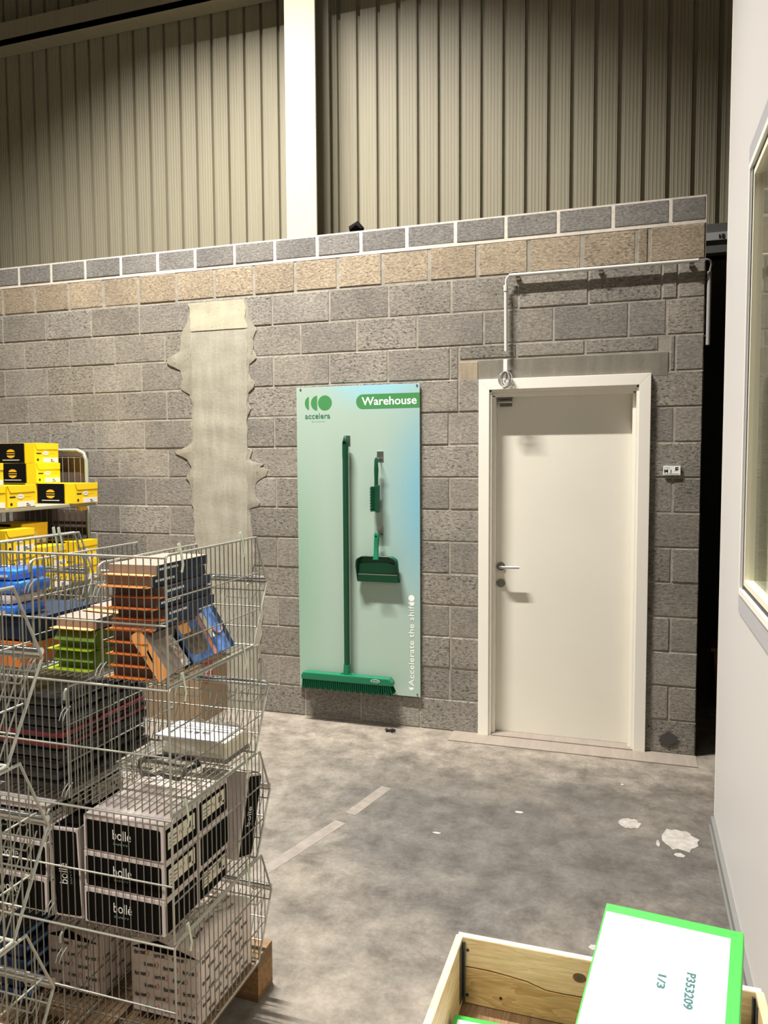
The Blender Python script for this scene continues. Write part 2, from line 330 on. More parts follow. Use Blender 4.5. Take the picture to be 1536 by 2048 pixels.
def rrect(x0, x1, z0, z1, r, n=5):
    p = []
    for cx, cz, a in ((x1 - r, z1 - r, 0), (x0 + r, z1 - r, PI / 2), (x0 + r, z0 + r, PI), (x1 - r, z0 + r, 1.5 * PI)):
        p += [(cx + r * math.cos(a + PI / 2 * i / n), cz + r * math.sin(a + PI / 2 * i / n)) for i in range(n + 1)]
    return p
_tc = {}
def text_raw(s, bold=0.0, spacing=1.0):
    k = (s, bold, spacing)
    if k in _tc: return _tc[k]
    cu = bpy.data.curves.new('t', 'FONT'); cu.body = s; cu.offset = bold; cu.resolution_u = 3; cu.space_character = spacing
    o = bpy.data.objects.new('t', cu); C.objects.link(o); bpy.context.view_layer.update()
    dg = bpy.context.evaluated_depsgraph_get(); me = bpy.data.meshes.new_from_object(o.evaluated_get(dg))
    vs = [tuple(v.co) for v in me.vertices]; fs = [tuple(p.vertices) for p in me.polygons]
    bpy.data.objects.remove(o); bpy.data.curves.remove(cu); bpy.data.meshes.remove(me)
    x0 = min(v[0] for v in vs); x1 = max(v[0] for v in vs); y0 = min(v[1] for v in vs); y1 = max(v[1] for v in vs)
    r = ([((v[0] - x0) / (x1 - x0), (v[1] - y0) / (y1 - y0)) for v in vs], fs); _tc[k] = r; return r
def text(mb, s, O, A, Bv, wd, ht, m, bold=0.0, N=None, off=0.0, spacing=1.0):
    """lettering laid on a face: O lower-left corner, A reading direction, Bv up direction"""
    vs, fs = text_raw(s, bold, spacing); O, A, Bv = Vector(O), Vector(A).normalized(), Vector(Bv).normalized()
    N = A.cross(Bv)
    mb.add([O + A * (x * wd) + Bv * (y * ht) + N * off for x, y in vs], fs, m)
X_, Y_, Z_ = Vector((1, 0, 0)), Vector((0, 1, 0)), Vector((0, 0, 1))
rnd = random.Random(7)
# ================================================================ SETTING
WY = 4.62
struct(B().box(-11, 3.2, -4, 9, -0.15, 0, 'floor').build('floor'))
# ---- block wall
def patch_poly():
    Lp = [(-2.893, 2.781), (-2.9, 2.70), (-2.915, 2.65), (-2.954, 2.60), (-2.965, 2.548), (-2.973, 2.46), (-3.03, 2.44), (-3.072, 2.416), (-3.075, 2.385), (-3.04, 2.36), (-2.976, 2.345),
          (-2.966, 2.28), (-2.974, 2.203), (-2.985, 2.176), (-2.93, 2.19), (-2.90, 2.17), (-2.888, 2.10), (-2.892, 2.0), (-2.905, 1.95), (-2.885, 1.88), (-2.90, 1.83), (-2.96, 1.80), (-3.02, 1.785), (-3.04, 1.77), (-3.0, 1.75), (-2.945, 1.735),
          (-2.915, 1.69), (-2.90, 1.66), (-2.93, 1.62), (-2.955, 1.59), (-2.92, 1.57), (-2.905, 1.50), (-2.91, 1.42), (-2.885, 1.38), (-2.86, 1.25), (-2.87, 1.1), (-2.88, 0.9), (-2.87, 0.6), (-2.88, 0.3), (-2.87, 0.0)]
    Rp = [(-2.40, 0.0), (-2.41, 0.3), (-2.385, 0.55), (-2.36, 0.80), (-2.40, 0.86), (-2.44, 0.95), (-2.43, 1.107), (-2.449, 1.277), (-2.458, 1.36), (-2.47, 1.385), (-2.39, 1.41), (-2.385, 1.43), (-2.41, 1.47), (-2.425, 1.52), (-2.41, 1.565),
          (-2.37, 1.59), (-2.33, 1.61), (-2.322, 1.655), (-2.345, 1.69), (-2.37, 1.675), (-2.40, 1.66), (-2.43, 1.69), (-2.45, 1.72), (-2.435, 1.78), (-2.475, 1.80), (-2.468, 1.9), (-2.465, 2.017), (-2.44, 2.06), (-2.46, 2.10), (-2.455, 2.167), (-2.413, 2.198),
          (-2.405, 2.231), (-2.442, 2.262), (-2.451, 2.30), (-2.44, 2.36), (-2.392, 2.385), (-2.395, 2.41), (-2.42, 2.446), (-2.411, 2.511), (-2.392, 2.576), (-2.417, 2.61), (-2.445, 2.693), (-2.458, 2.775)]
    return Lp, Rp
wall = B()
LX, RX = -8.9, 0.366
DL, DR, DT = -0.86, 0.06, 2.16
# core of the wall with the door opening, mortar coloured
wall.box(LX, DL, WY + 0.0035, WY + 0.19, 0, 2.8, 'mortar').box(DR, RX - 0.006, WY + 0.0035, WY + 0.19, 0, 2.8, 'mortar').box(DL, DR, WY + 0.0035, WY + 0.19, DT, 2.8, 'mortar')
wall.box(LX, RX - 0.003, WY + 0.0035, WY + 0.19, 2.8, 2.998, 'mortar').box(LX, RX - 0.003, WY + 0.001, WY + 0.19, 2.998, 3.149, 'mortar_w')
wall.box(LX, RX, WY + 0.01, WY + 0.19, 3.14, 3.152, 'block', tint=(0.17, 0.16, 0.15, 0.3))
def block(x0, x1, z0, z1, tint, g=0.007, e=0.005, y=WY, dx=0.0):
    x0 += g / 2; x1 -= g / 2; z0 += g / 2; z1 -= g / 2
    if x1 - x0 < 0.01 or z1 - z0 < 0.01: return
    j = lambda: rnd.uniform(-0.0025, 0.0025)
    y = y + rnd.uniform(-0.002, 0.002)
    o = [(x0 + j(), y + 0.0055, z0 + j()), (x1 + j(), y + 0.0055, z0 + j()), (x1 + j(), y + 0.0055, z1 + j()), (x0 + j(), y + 0.0055, z1 + j())]
    i = [(x0 + e, y, z0 + e), (x1 - e, y, z0 + e), (x1 - e, y, z1 - e), (x0 + e, y, z1 - e)]
    wall.add(o + i, [(4, 5, 6, 7), (0, 1, 5, 4), (1, 2, 6, 5), (2, 3, 7, 6), (3, 0, 4, 7)], 'block', tint=tint)
def greytint():
    b = rnd.choice([0.245, 0.265, 0.285, 0.305, 0.325, 0.275]); wm = rnd.uniform(-0.01, 0.012)
    return (b * (1.0 + wm), b * 0.93, b * (0.835 - wm), rnd.choice([0.2, 0.4, 0.6, 0.9, 1.0]))
J = {15: [-8.2 + 0.3 * i for i in range(13)] + [-4.324, -4.034, -3.737, -3.438, -3.138, -2.841, -2.543, -2.248, -1.947, -1.65, -1.348, -1.042, -0.738, -0.434, -0.13, 0.176, RX],
     14: [-8.1 + 0.3 * i for i in range(12)] + [-4.479, -4.187, -3.886, -3.59, -3.297, -2.994, -2.698, -2.402, -2.103, -1.807, -1.506, -1.206, -0.907, -0.602, -0.298, 0.001, 0.067, RX],
     13: [-8.1, -7.7, -7.3, -6.9, -6.5, -6.1, -5.7, -5.3, -4.9, -4.492, -4.098, -3.698, -3.298, -2.80, -2.272, -1.867, -1.468, -1.068, -0.66, -0.26, 0.139, 0.222, RX],
     12: [-8.3, -7.9, -7.5, -7.1, -6.7, -6.3, -5.9, -5.5, -5.1, -4.7, -4.298, -3.895, -3.509, -3.097, -2.7, -2.071, -1.682, -1.284, -0.868, -0.455, -0.038, 0.166, RX],
     11: [-8.1, -7.7, -7.3, -6.9, -6.5, -6.1, -5.7, -5.3, -4.9, -4.49, -4.1, -3.693, -3.293, -2.8, -2.269, -1.871, -1.475, -1.075, -0.67, -0.275, 0.129, 0.216, RX],
     10: [-8.3, -7.9, -7.5, -7.1, -6.7, -6.3, -5.9, -5.5, -5.1, -4.7, -4.281, -3.888, -3.495, -3.092, -2.7, -2.07, -1.67, -1.28, -1.022, RX]}
for k in range(10):
    if k == 9: J[k] = [-8.1, -7.7, -7.3, -6.9, -6.5, -6.1, -5.7, -5.3, -4.9, -4.484, -4.093, -3.691, -3.278, -2.8, -2.268, -1.87, -1.47, -1.082, 0.216, RX]
    elif k % 2: J[k] = [-8.1 + 0.4 * i for i in range(12)] + [-3.28, -2.8, -2.26, -1.87, -1.47, -1.078, 0.215, RX]
    else: J[k] = [-8.3 + 0.4 * i for i in range(13)] + [-3.09, -2.7, -2.07, -1.67, -1.271, RX] + ([-1.072] if k == 2 else [])
for k, xs in J.items():
    xs = sorted(xs)
    if k == 15: z0, z1 = 3.01, 3.15
    elif k == 14: z0, z1 = 2.80, 3.005
    else: z0, z1 = 0.2 * k, 0.2 * k + 0.2
    for a, b in zip(xs[:-1], xs[1:]):
        if k == 15:
            v = rnd.uniform(0.20, 0.24); block(a, b, z0, z1, (v * 1.01, v * 0.98, v * 0.94, 0.1), g=0.018, e=0.003, y=WY - 0.002); continue
        if k == 14:
            v = rnd.uniform(0.31, 0.38); block(a, b, z0, z1, (v * 1.06, v * 0.88, v * 0.66, rnd.uniform(0.3, 0.8)), g=0.016); continue
        t = greytint()
        if k == 11 and a > -1.03 and b < 0.2: block(a, b, 2.315, z1, t); continue
        if k == 11 and a < -1.02 < b: block(a, -1.02, z0, z1, t); block(-1.02, b, 2.315, z1, t); continue
        if k == 11 and a < 0.185 < b: block(0.185, b, z0, z1, t); continue
        if z0 < DT:
            zz = z1
            if k == 10 and b > -1.02 and a < 0.18 and False: pass
            if a < DL < b: 
                block(a, DL, z0, z1, t); 
                if b > DR: block(DR, b, z0, z1, greytint())
            elif a < DR < b: block(DR, b, z0, z1, t)
            elif a >= DL and b <= DR: pass
            else: block(a, b, z0, z1, t)
        else: block(a, b, z0, z1, t)
wo = struct(wall.build('wall_back'))
# lintel over the door, tan infill, rough mortar
l = B().box(-0.90, 0.18, WY - 0.001, WY + 0.05, 2.172, 2.308, 'lintel').build('lintel', wo, bevel=0.004)
l = B().box(-1.018, -0.903, WY - 0.001, WY + 0.03, 2.172, 2.302, 'tanblock').build('infill_block', wo, bevel=0.004)
# embedded concrete column strip with ragged mortar edges
Lp, Rp = patch_poly()
def strip_mesh(Lp, Rp, y, m, zlo, zhi, thick):
    mb = B(); N = 150
    def at(P, z):
        P = sorted(P, key=lambda p: p[1])
        for (xa, za), (xb, zb) in zip(P[:-1], P[1:]):
            if za <= z <= zb: return xa + (xb - xa) * (z - za) / max(1e-6, zb - za)
        return P[-1][0] if z > P[-1][1] else P[0][0]
    rows = []
    for i in range(N + 1):
        z = zlo + (zhi - zlo) * i / N
        n1 = 0.012 * noise.noise(Vector((z * 16, 1, 0))); n2 = 0.012 * noise.noise(Vector((z * 16, 7, 0)))
        rows.append((at(Lp, z) + n1, at(Rp, z) + n2, z))
    vs = []; fs = []; W = 8
    for l_, r_x, z in rows:
        vs.append((l_ - 0.004, WY + 0.006, z))
        for k in range(W + 1):
            t = k / W; x = l_ + (r_x - l_) * t
            yy = y + 0.004 * noise.noise(Vector((x * 9, z * 9, 3))) + (0.004 if k in (0, W) else 0)
            vs.append((x, yy, z))
        vs.append((r_x + 0.004, WY + 0.006, z))
    n = W + 3
    for i in range(N):
        for k in range(n - 1): fs.append((i * n + k, i * n + k + 1, (i + 1) * n + k + 1, (i + 1) * n + k))
    mb.add(vs, fs, m); return mb
strip_mesh(Lp, Rp, WY - 0.008, 'smear', 0.0, 2.78, 0.01).build('mortar_smear', wo, smooth=True)
strip_mesh([(-2.885, 0), (-2.89, 1.4), (-2.875, 2.0), (-2.885, 2.6)], [(-2.46, 0), (-2.475, 1.4), (-2.465, 2.0), (-2.455, 2.6)], WY - 0.012, 'plaster', 0.0, 2.585, 0.01).build('concrete_strip', wo, smooth=True)
strip_mesh([(-2.885, 2.59), (-2.89, 2.78)], [(-2.46, 2.61), (-2.47, 2.78)], WY - 0.013, 'plaster2', 2.592, 2.782, 0.01).build('painted_concrete', wo, smooth=True)
B().prism([(0, 0), (0.03, -0.02), (0.07, -0.015), (0.10, 0.005), (0.105, 0.03), (0.08, 0.045), (0.05, 0.06), (0.03, 0.045), (0.01, 0.03)], 0, 0.002, 'stain', O=(0.165, WY - 0.004, 0.075)).build('stain', wo)
# ---- cladding
def cladding(name, x0, x1, z0, z1, pitch, y, offs=0.0, gw=0.02):
    mb = B(); prof = []; x = x0 + offs
    prof.append((x0, y))
    while x < x1 - pitch:
        prof += [(x, y), (x + 0.003, y - 0.026), (x + 0.006, y - 0.028)]
        pw = pitch - gw - 0.012
        for q in range(5):
            xx = x + 0.012 + pw * (q + 0.15) / 5; prof += [(xx, y - 0.028), (xx + 0.003, y - 0.0295), (xx + 0.008, y - 0.0295), (xx + 0.011, y - 0.028)]
        prof += [(x + pitch - gw - 0.003, y - 0.029), (x + pitch - gw, y)]
        x += pitch
    prof.append((x1, y)); n = len(prof)
    vs = [(a, b, z0) for a, b in prof] + [(a, b, z1) for a, b in prof]
    mb.add(vs, [(i, i + 1, n + i + 1, n + i) for i in range(n - 1)], 'clad')
    return struct(mb.build(name))
cladding('wall_upper_left', -9.0, -2.15, 2.6, 8.0, 0.1357, 5.2, 0.03, 0.016)
cladding('wall_upper_right', -2.15, 3.2, 3.1, 8.0, 0.1452, 5.2, 0.015, 0.023)
struct(B().box(-9, 0.25, 5.24, 5.27, 2.4, 8, 'steel_d').box(0.25, 3.2, 5.24, 5.27, 3.0, 8, 'steel_d').build('wall_outer'))
# rails carrying the cladding
tr = B().box(-9, 3.0, 5.02, 5.16, 4.99, 5.15, 'clad').box(-9, 3.0, 4.98, 5.02, 4.97, 5.01, 'clad').box(-9, 3.0, 4.98, 4.99, 4.97, 5.14, 'clad')
struct(tr.build('trim_1'))
# steel column behind the wall
cx0, cx1 = -2.265, -2.045
st = B().box(cx0, cx1, 4.85, 4.866, 0, 8, 'cream').box(cx0, cx1, 5.09, 5.106, 0, 8, 'clad').box(-2.16, -2.15, 4.866, 5.09, 0, 8, 'steel_d').build('trim_2')  # web coloured dark brown to stand for shade between the flanges
struct(st)
# header beam and roller door box beyond the wall end
hb = B().box(0.3, 3.2, 5.02, 5.2, 2.93, 3.10, 'beam').build('trim_3'); struct(hb)
B().box(0.3, 3.2, 5.005, 5.02, 3.0, 3.045, 'alu').build('metal_strip', hb)
B().box(0.462, 0.470, 5.0, 5.006, 3.012, 3.03, 'bink').box(0.478, 0.492, 5.0, 5.006, 3.01, 3.032, 'bink').build('marking', hb)
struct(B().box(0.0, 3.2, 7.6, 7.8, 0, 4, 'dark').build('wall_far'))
struct(B().box(-1.0, 3.2, 5.1, 7.8, 2.93, 3.0, 'steel_d').build('ceiling_shade_screen'))  # added roof keeping lamp light out of the opening
struct(B().box(-0.9, 0.25, 5.0, 7.6, 0, 2.95, 'dark').build('wall_shade_screen'))  # added block closing off the opening so that it stays dark
struct(B().box(-11, 3.2, -4.2, 5.3, 8.0, 8.1, 'clad').build('ceiling'))
struct(B().box(-11.1, -11, -4.2, 9, 0, 8, 'clad').build('wall_left'))
struct(B().box(-11, 3.2, -4.3, -4.2, 0, 8, 'clad').build('wall_front'))
struct(B().box(3.2, 3.3, -4.2, 9, 0, 8, 'clad').build('wall_outer_right'))
# ---- white cabin on the right
CX = 0.385; CY = 3.765; WT = 0.10
wy0, wy1, wz0, wz1 = 0.45, 3.03, 1.21, 2.735
cb = B().box(CX, CX + WT, wy1, CY, 0.045, 3.9, 'cabin').box(CX, CX + WT, -2.5, wy0, 0.045, 3.9, 'cabin').box(CX, CX + WT, wy0, wy1, 0.045, wz0, 'cabin').box(CX, CX + WT, wy0, wy1, wz1, 3.9, 'cabin')
cabin = struct(cb.build('wall_right'))
B().box(CX - 0.002, CX + 0.01, CY - 0.006, CY + 0.002, 0.045, 3.9, 'cabin_e').build('edge_trim', cabin)
struct(B().box(CX + WT, 3.0, CY - 0.1, CY, 0, 3.9, 'cabin').build('wall_cabin_end'))
struct(B().box(2.9, 3.0, -2.5, CY, 0, 3.9, 'blind').build('wall_cabin_inner'))
struct(B().box(CX, 3.0, -2.6, -2.5, 0, 3.9, 'cabin').build('wall_cabin_front'))
struct(B().box(CX, 3.0, -2.6, CY, 3.9, 3.98, 'cabin').build('ceiling_cabin'))
struct(B().box(CX - 0.026, CX + 0.08, -2.5, CY - 0.02, 0, 0.008, 'rail').box(CX - 0.018, CX + 0.08, -2.5, CY - 0.01, 0.012, 0.045, 'rail').build('baseboard_right'))
# window: grey flange, white profile, black gasket, cream bead, glass
def ring(mb, y0, y1, z0, z1, wdt, x0, x1, m):
    mb.box(x0, x1, y1 - wdt, y1, z0, z1, m).box(x0, x1, y0, y0 + wdt, z0, z1, m).box(x0, x1, y0 + wdt, y1 - wdt, z0, z0 + wdt, m).box(x0, x1, y0 + wdt, y1 - wdt, z1 - wdt, z1, m)
wn = B(); ring(wn, wy0 - 0.05, wy1 + 0.045, wz0 - 0.075, wz1 + 0.075, 0.09, CX - 0.006, CX, 'flange'); win = struct(wn.build('window_1'))
q = B(); ring(q, wy0, wy1, wz0, wz1, 0.022, CX - 0.012, CX + 0.06, 'wwhite'); q.build('window_frame', win)
q = B(); ring(q, wy0 + 0.022, wy1 - 0.022, wz0 + 0.022, wz1 - 0.022, 0.034, CX - 0.001, CX + 0.003, 'rubber'); q.build('gasket', win)
q = B(); ring(q, wy0 + 0.056, wy1 - 0.056, wz0 + 0.04, wz1 - 0.04, 0.02, CX - 0.003, CX + 0.10, 'wcream'); q.build('glazing_bead', win)
B().box(CX + 0.012, CX + 0.018, wy0 + 0.07, wy1 - 0.07, wz0 + 0.05, wz1 - 0.05, 'glass').build('pane', win)
cu = B(); n = 90; vs = []
for i in range(n + 1):
    x = CX + WT + 0.02 + 1.3 * i / n; y = 3.42 + 0.022 * math.sin(i * 1.1)
    vs += [(x, y, 0.6), (x, y, 3.2)]
cu.add(vs, [(2 * i, 2 * i + 2, 2 * i + 3, 2 * i + 1) for i in range(n)], 'blind')
tag(cu.build('curtain'), 'beige curtain hanging inside the window of the white cabin', 'curtain')
# ---- door
fy = WY - 0.024
fr = B()
def mitre(mb, ox0, ox1, oz1, ix0, ix1, iz1, y0, y1, m):
    for pts in ([(ox0, 0), (ix0, 0), (ix0, iz1), (ox0, oz1)], [(ix1, 0), (ox1, 0), (ox1, oz1), (ix1, iz1)], [(ox0, oz1), (ix0, iz1), (ix1, iz1), (ox1, oz1)]):
        mb.prism(pts, 0, y1 - y0, m, O=(0, y0, 0), N=(0, 1, 0))
mitre(fr, -0.893, 0.090, 2.190, -0.829, 0.026, 2.126, fy, fy + 0.03, 'frame')
door = struct(fr.build('door_1', bevel=0.002))
j = B().box(-0.84, -0.815, fy + 0.012, 4.80, 0, 2.14, 'frame').box(0.012, 0.037, fy + 0.012, 4.80, 0, 2.14, 'frame').box(-0.84, 0.037, fy + 0.012, 4.80, 2.112, 2.16, 'frame')
j.box(-0.815, -0.797, 4.64, 4.70, 0, 2.095, 'frame').box(-0.008, 0.012, 4.64, 4.70, 0, 2.095, 'frame').box(-0.815, 0.012, 4.64, 4.70, 2.085, 2.112, 'frame')
j.build('jamb', door, bevel=0.002)
leaf = B().box(-0.797, -0.008, 4.69, 4.73, 0.012, 2.085, 'door').build('door_leaf', door, bevel=0.002)
# handle, escutcheon, closer bracket, scratches (leaf front at y 4.69)
h = B().prism(circ(0, 0, 0.026, n=28), 0, 0.008, 'steel', O=(-0.768, 4.69, 1.050)).tube([(-0.768, 4.69, 1.050), (-0.768, 4.650, 1.050), (-0.762, 4.640, 1.050), (-0.75, 4.636, 1.050), (-0.648, 4.636, 1.052)], 0.0085, 'chrome', 10)
h.build('door_handle', door, smooth=True)
B().prism(circ(0, 0, 0.026, n=28), 0, 0.008, 'steel', O=(-0.768, 4.69, 0.945)).build('lock_rosette', door, bevel=0.001)
B().box(-0.79, -0.70, 4.66, 4.685, 2.075, 2.095, 'steel').box(-0.775, -0.705, 4.672, 4.69, 2.03, 2.070, 'steel').tube([(-0.79, 4.665, 2.058), (-0.70, 4.665, 2.058)], 0.008, 'chrome', 8).build('door_contact', door)
struct(B().box(-0.81, 0.02, 4.60, 4.82, 0, 0.012, 'sill').box(-1.05, RX, 4.45, 4.62, -0.01, 0.006, 'sill').build('trim_4'), None)
# floor marks
fm = B()
def blob(mb, cx, cy, rx, ry, m, z=0.0015, seed=0, n=22, th=0.0015):
    p = [(cx + rx * math.cos(2 * PI * i / n) * (1 + 0.45 * noise.noise(Vector((i * 0.7, seed, 0)))), cy + ry * math.sin(2 * PI * i / n) * (1 + 0.45 * noise.noise(Vector((i * 0.7, seed, 5))))) for i in range(n)]
    mb.prism(p, 0, th, m, O=(0, 0, z - th), A=(1, 0, 0), B=(0, 1, 0), N=(0, 0, 1))
blob(fm, 0.222, 3.56, 0.075, 0.10, 'patch', seed=1); blob(fm, 0.01, 3.66, 0.05, 0.05, 'patch', seed=3); blob(fm, 0.215, 3.42, 0.022, 0.018, 'patch', seed=4); blob(fm, 0.13, 3.50, 0.008, 0.03, 'patch', seed=4)
blob(fm, -0.10, 2.66, 0.022, 0.016, 'patch', seed=9); blob(fm, -0.50, 3.62, 0.02, 0.012, 'patch', seed=12); blob(fm, -0.83, 3.30, 0.018, 0.008, 'patch', seed=14); blob(fm, -0.03, 4.1, 0.008, 0.012, 'patch', seed=15)
struct(fm.build('trim_5'))
tp = B()
for a, b in (((-1.455, 2.70), (-1.29, 3.27)), ((-1.275, 3.36), (-1.20, 3.70))):
    d = Vector((b[0] - a[0], b[1] - a[1])).normalized(); nx = Vector((d.y, -d.x)) * 0.03
    tp.prism([(a[0] - nx.x, a[1] - nx.y), (a[0] + nx.x, a[1] + nx.y), (b[0] + nx.x, b[1] + nx.y), (b[0] - nx.x, b[1] - nx.y)], 0, 0.001, 'tape', A=(1, 0, 0), B=(0, 1, 0), N=(0, 0, 1))
struct(tp.build('trim_6'))
# ================================================================ THINGS ON THE WALL
SX, SZ = -2.096, 0.204; SW, SH = 0.833, 1.979; SY = 4.600
sg = thing('wall_sign', 'tall mint and blue panel reading Warehouse mounted on block wall', 'sign', (SX, SY, SZ))
B().box(0, SW, 0, 0.006, 0, SH, 'sign').build('panel', sg, bevel=0.001)
B().box(0, SW, 0.006, 0.009, 0, SH, 'edge').build('backing', sg)
for x, z in ((0.03, 1.967), (0.816, 1.967), (0.036, 0.014), (0.814, 0.017)):
    B().prism(circ(x, z, 0.006, n=12), -0.022, 0.003, 'steel').build('screw', sg)
q = B(); zc = 1.876; r = 0.046
q.prism([(0.414 + r + r * math.cos(a), zc + r * math.sin(a)) for a in [PI / 2 + PI * i / 16 for i in range(17)]] + [(SW, zc - r), (SW, zc + r)], 0, 0.0006, 'sgreen')
lg = q.build('title_band', sg)
q = B(); text(q, 'Warehouse', (0.452, -0.001, 1.852), X_, Z_, 0.362, 0.052, 'swhite', bold=0.014); q.build('title_lettering', sg)
q = B(); lz = 1.876
def disc_seg(cx, cz, r, x_cut):      # part of a disc left of x_cut
    a = math.acos(max(-1, min(1, (x_cut - cx) / r))); return [(cx + r * math.cos(t), cz + r * math.sin(t)) for t in [a + (2 * PI - 2 * a) * i / 24 for i in range(25)]]
q.prism(disc_seg(0.106, lz, 0.047, 0.088), 0, 0.0006, 'sgreen'); q.prism(disc_seg(0.150, lz, 0.048, 0.146), 0, 0.0006, 'sgreen'); q.prism(circ(0.200, lz, 0.048), 0, 0.0006, 'sgreen')
q.build('emblem', sg)
q = B(); text(q, 'accelera', (0.060, -0.001, 1.776), X_, Z_, 0.176, 0.036, 'sdark', bold=0.01); q.build('brand_lettering', sg)
q = B(); text(q, 'by Cummins', (0.106, -0.001, 1.752), X_, Z_, 0.094, 0.012, 'sgrey'); q.build('small_lettering', sg)
q = B(); text(q, 'Accelerate the shift', (0.793, -0.001, 0.068), Z_, -X_, 0.535, 0.036, 'swhite', bold=0.008)
q.build('slogan_lettering', sg)
q = B(); q.prism(circ(0.776, 0.633, 0.020), 0, 0.0006, 'swhite'); q.prism([(0.776 + 0.020 * math.cos(t), 0.608 + 0.018 * math.sin(t)) for t in [PI + PI * i / 14 for i in range(15)]], 0, 0.0006, 'swhite')
q.prism([(0.774 + 0.016 * math.cos(t), 0.058 + 0.016 * math.sin(t)) for t in [PI + PI * i / 14 for i in range(15)]], 0, 0.0006, 'swhite'); q.build('slogan_emblem', sg)
def hook(x, z, label):
    t = thing('wall_hook', label, 'hook', (x, SY, z), group=None)
    B().box(-0.021, 0.021, -0.004, 0, -0.03, 0.03, 'chrome').build('backplate', t, bevel=0.001)
    B().tube([(0, -0.003, -0.012), (0, -0.05, -0.016), (0, -0.056, -0.010), (0, -0.056, 0.004)], 0.0045, 'chrome2', 8).build('peg', t, smooth=True)
    return t
hook(-1.745, 1.838, 'steel hook holding the top of the long green broom handle')
hook(-1.522, 1.735, 'steel hook holding the small green hand brush')
hook(-1.524, 1.262, 'steel hook holding the green dustpan')
# broom (handle axis x=-1.742)
bx = -1.742; by = 4.556
br = thing('push_broom', 'long handled dark green push broom hanging on the sign', 'broom', (bx, by, 0.26))
B().tube([(0, 0, 0.085), (0, 0, 1.44), (0, 0, 1.47)], [0.0185, 0.0185, 0.0185], 'tool', 16).build('handle', br, smooth=True)
g = B().tube([(0, 0, 1.46), (0, 0, 1.52), (0.002, 0, 1.56), (0.003, 0, 1.585), (0, 0, 1.60)], [0.0192, 0.020, 0.0205, 0.017, 0.008], 'tool', 14).prism(circ(0, 1.562, 0.011, n=16), 0.0, 0.0205, 'blackc'); g.build('hanging_end', br, smooth=True)
g = B().tube([(0, 0, 0.055), (0, 0, 0.10), (0, 0, 0.13)], [0.026, 0.0235, 0.022], 'tool_l', 16)
g.prism([(-0.07, 0.055), (-0.035, 0.075), (0.035, 0.075), (0.07, 0.055)], -0.012, 0.014, 'tool_l'); g.build('socket', br, smooth=True)
hd = B().prism([(-0.305, 0.02), (-0.31, 0.045), (-0.295, 0.068), (0.295, 0.068), (0.315, 0.045), (0.318, 0.02)], -0.022, 0.040, 'tool_l')
hd.build('head', br, bevel=0.006)
bb = B()
for i in range(46):
    for jj in range(4):
        x = -0.297 + 0.0132 * i; y0 = -0.033 + 0.017 * jj
        lean = (jj - 1.5) * 0.006; lx = 0.02 * max(0, (i - 40) / 5)
        bb.tube([(x, y0, 0.022), (x + lx, y0 + lean, -0.03 - 0.004 * (i % 3))], [0.0055, 0.0062], 'tooldark', 5)
bb.box(-0.3, 0.3, -0.03, 0.016, 0.0, 0.022, 'tooldark')
bb.build('bristles', br)
B().prism(circ(0.205, 0.048, 0.030, 0.012, n=24), 0.0405, 0.0412, 'swhite').prism(circ(0.205, 0.048, 0.027, 0.0098, n=24), 0.041, 0.0416, 'tool_l').build('badge', br)
q = B(); text(q, 'vikan', (0.187, -0.0418, 0.0445), X_, Z_, 0.036, 0.0075, 'swhite'); q.build('badge_lettering', br)
# hand brush
hb_ = thing('hand_brush', 'small dark green hand brush hanging above the dustpan', 'brush', (-1.535, 4.555, 1.38))
B().tube([(0, 0, 0.165), (0, 0, 0.20), (0.001, 0, 0.27), (0, 0, 0.33), (0, 0, 0.345)], [0.013, 0.012, 0.0145, 0.011, 0.005], 'tool', 12).build('handle', hb_, smooth=True)
B().box(-0.004, 0.018, -0.018, 0.022, 0.0, 0.172, 'tool').build('head', hb_, bevel=0.006)
bb = B()
for i in range(17):
    for jj in range(4):
        z = 0.012 + 0.0092 * i; y0 = -0.012 + 0.009 * jj; bb.tube([(-0.003, y0, z), (-0.034 - 0.003 * (i % 2), y0 * 1.4, z - 0.002)], 0.0042, 'tooldark', 5)
bb.box(-0.031, 0.0, -0.014, 0.018, 0.008, 0.164, 'tooldark'); bb.build('bristles', hb_)
# dustpan: hangs with its mouth down, the scoop facing the room
dp = thing('dustpan', 'dark green plastic dustpan hanging with its mouth down', 'dustpan', (-1.532, 4.555, 0.935))
pan = B()
# back plate profile (front view) with upturned side walls and hood
n = 20; out = []
for i in range(n + 1):
    t = i / n; out.append(t)
W0, W1, H0 = 0.142, 0.128, 0.165
def sect(z, wd, yb, yf):   # U section: back plate at yb, side walls reaching yf
    return [(-wd, yf, z), (-wd, yb, z), (-wd + 0.01, yb - 0.0, z), (wd - 0.01, yb, z), (wd, yb, z), (wd, yf, z)]
rows = []
for i in range(13):
    t = i / 12; z = t * H0
    wd = W0 + (W1 - W0) * t
    if t > 0.85: wd -= 0.03 * ((t - 0.85) / 0.15) ** 2
    yb = 0.028 - 0.01 * t; yf = yb - 0.004 - 0.052 * min(1, t * 1.6)
    rows.append(sect(z, wd, yb, yf))
rows.append(sect(H0 + 0.004, W1 - 0.04, -0.036, -0.036))   # closed top wall
vs = [p for r in rows for p in r]; m_ = 6
fs = [(i * m_ + k, i * m_ + k + 1, (i + 1) * m_ + k + 1, (i + 1) * m_ + k) for i in range(len(rows) - 1) for k in range(m_ - 1)]
pan.add(vs, fs, 'tool')
po = pan.build('scoop', dp, smooth=True); md = po.modifiers.new('s', 'SOLIDIFY'); md.thickness = 0.004; md.offset = 0
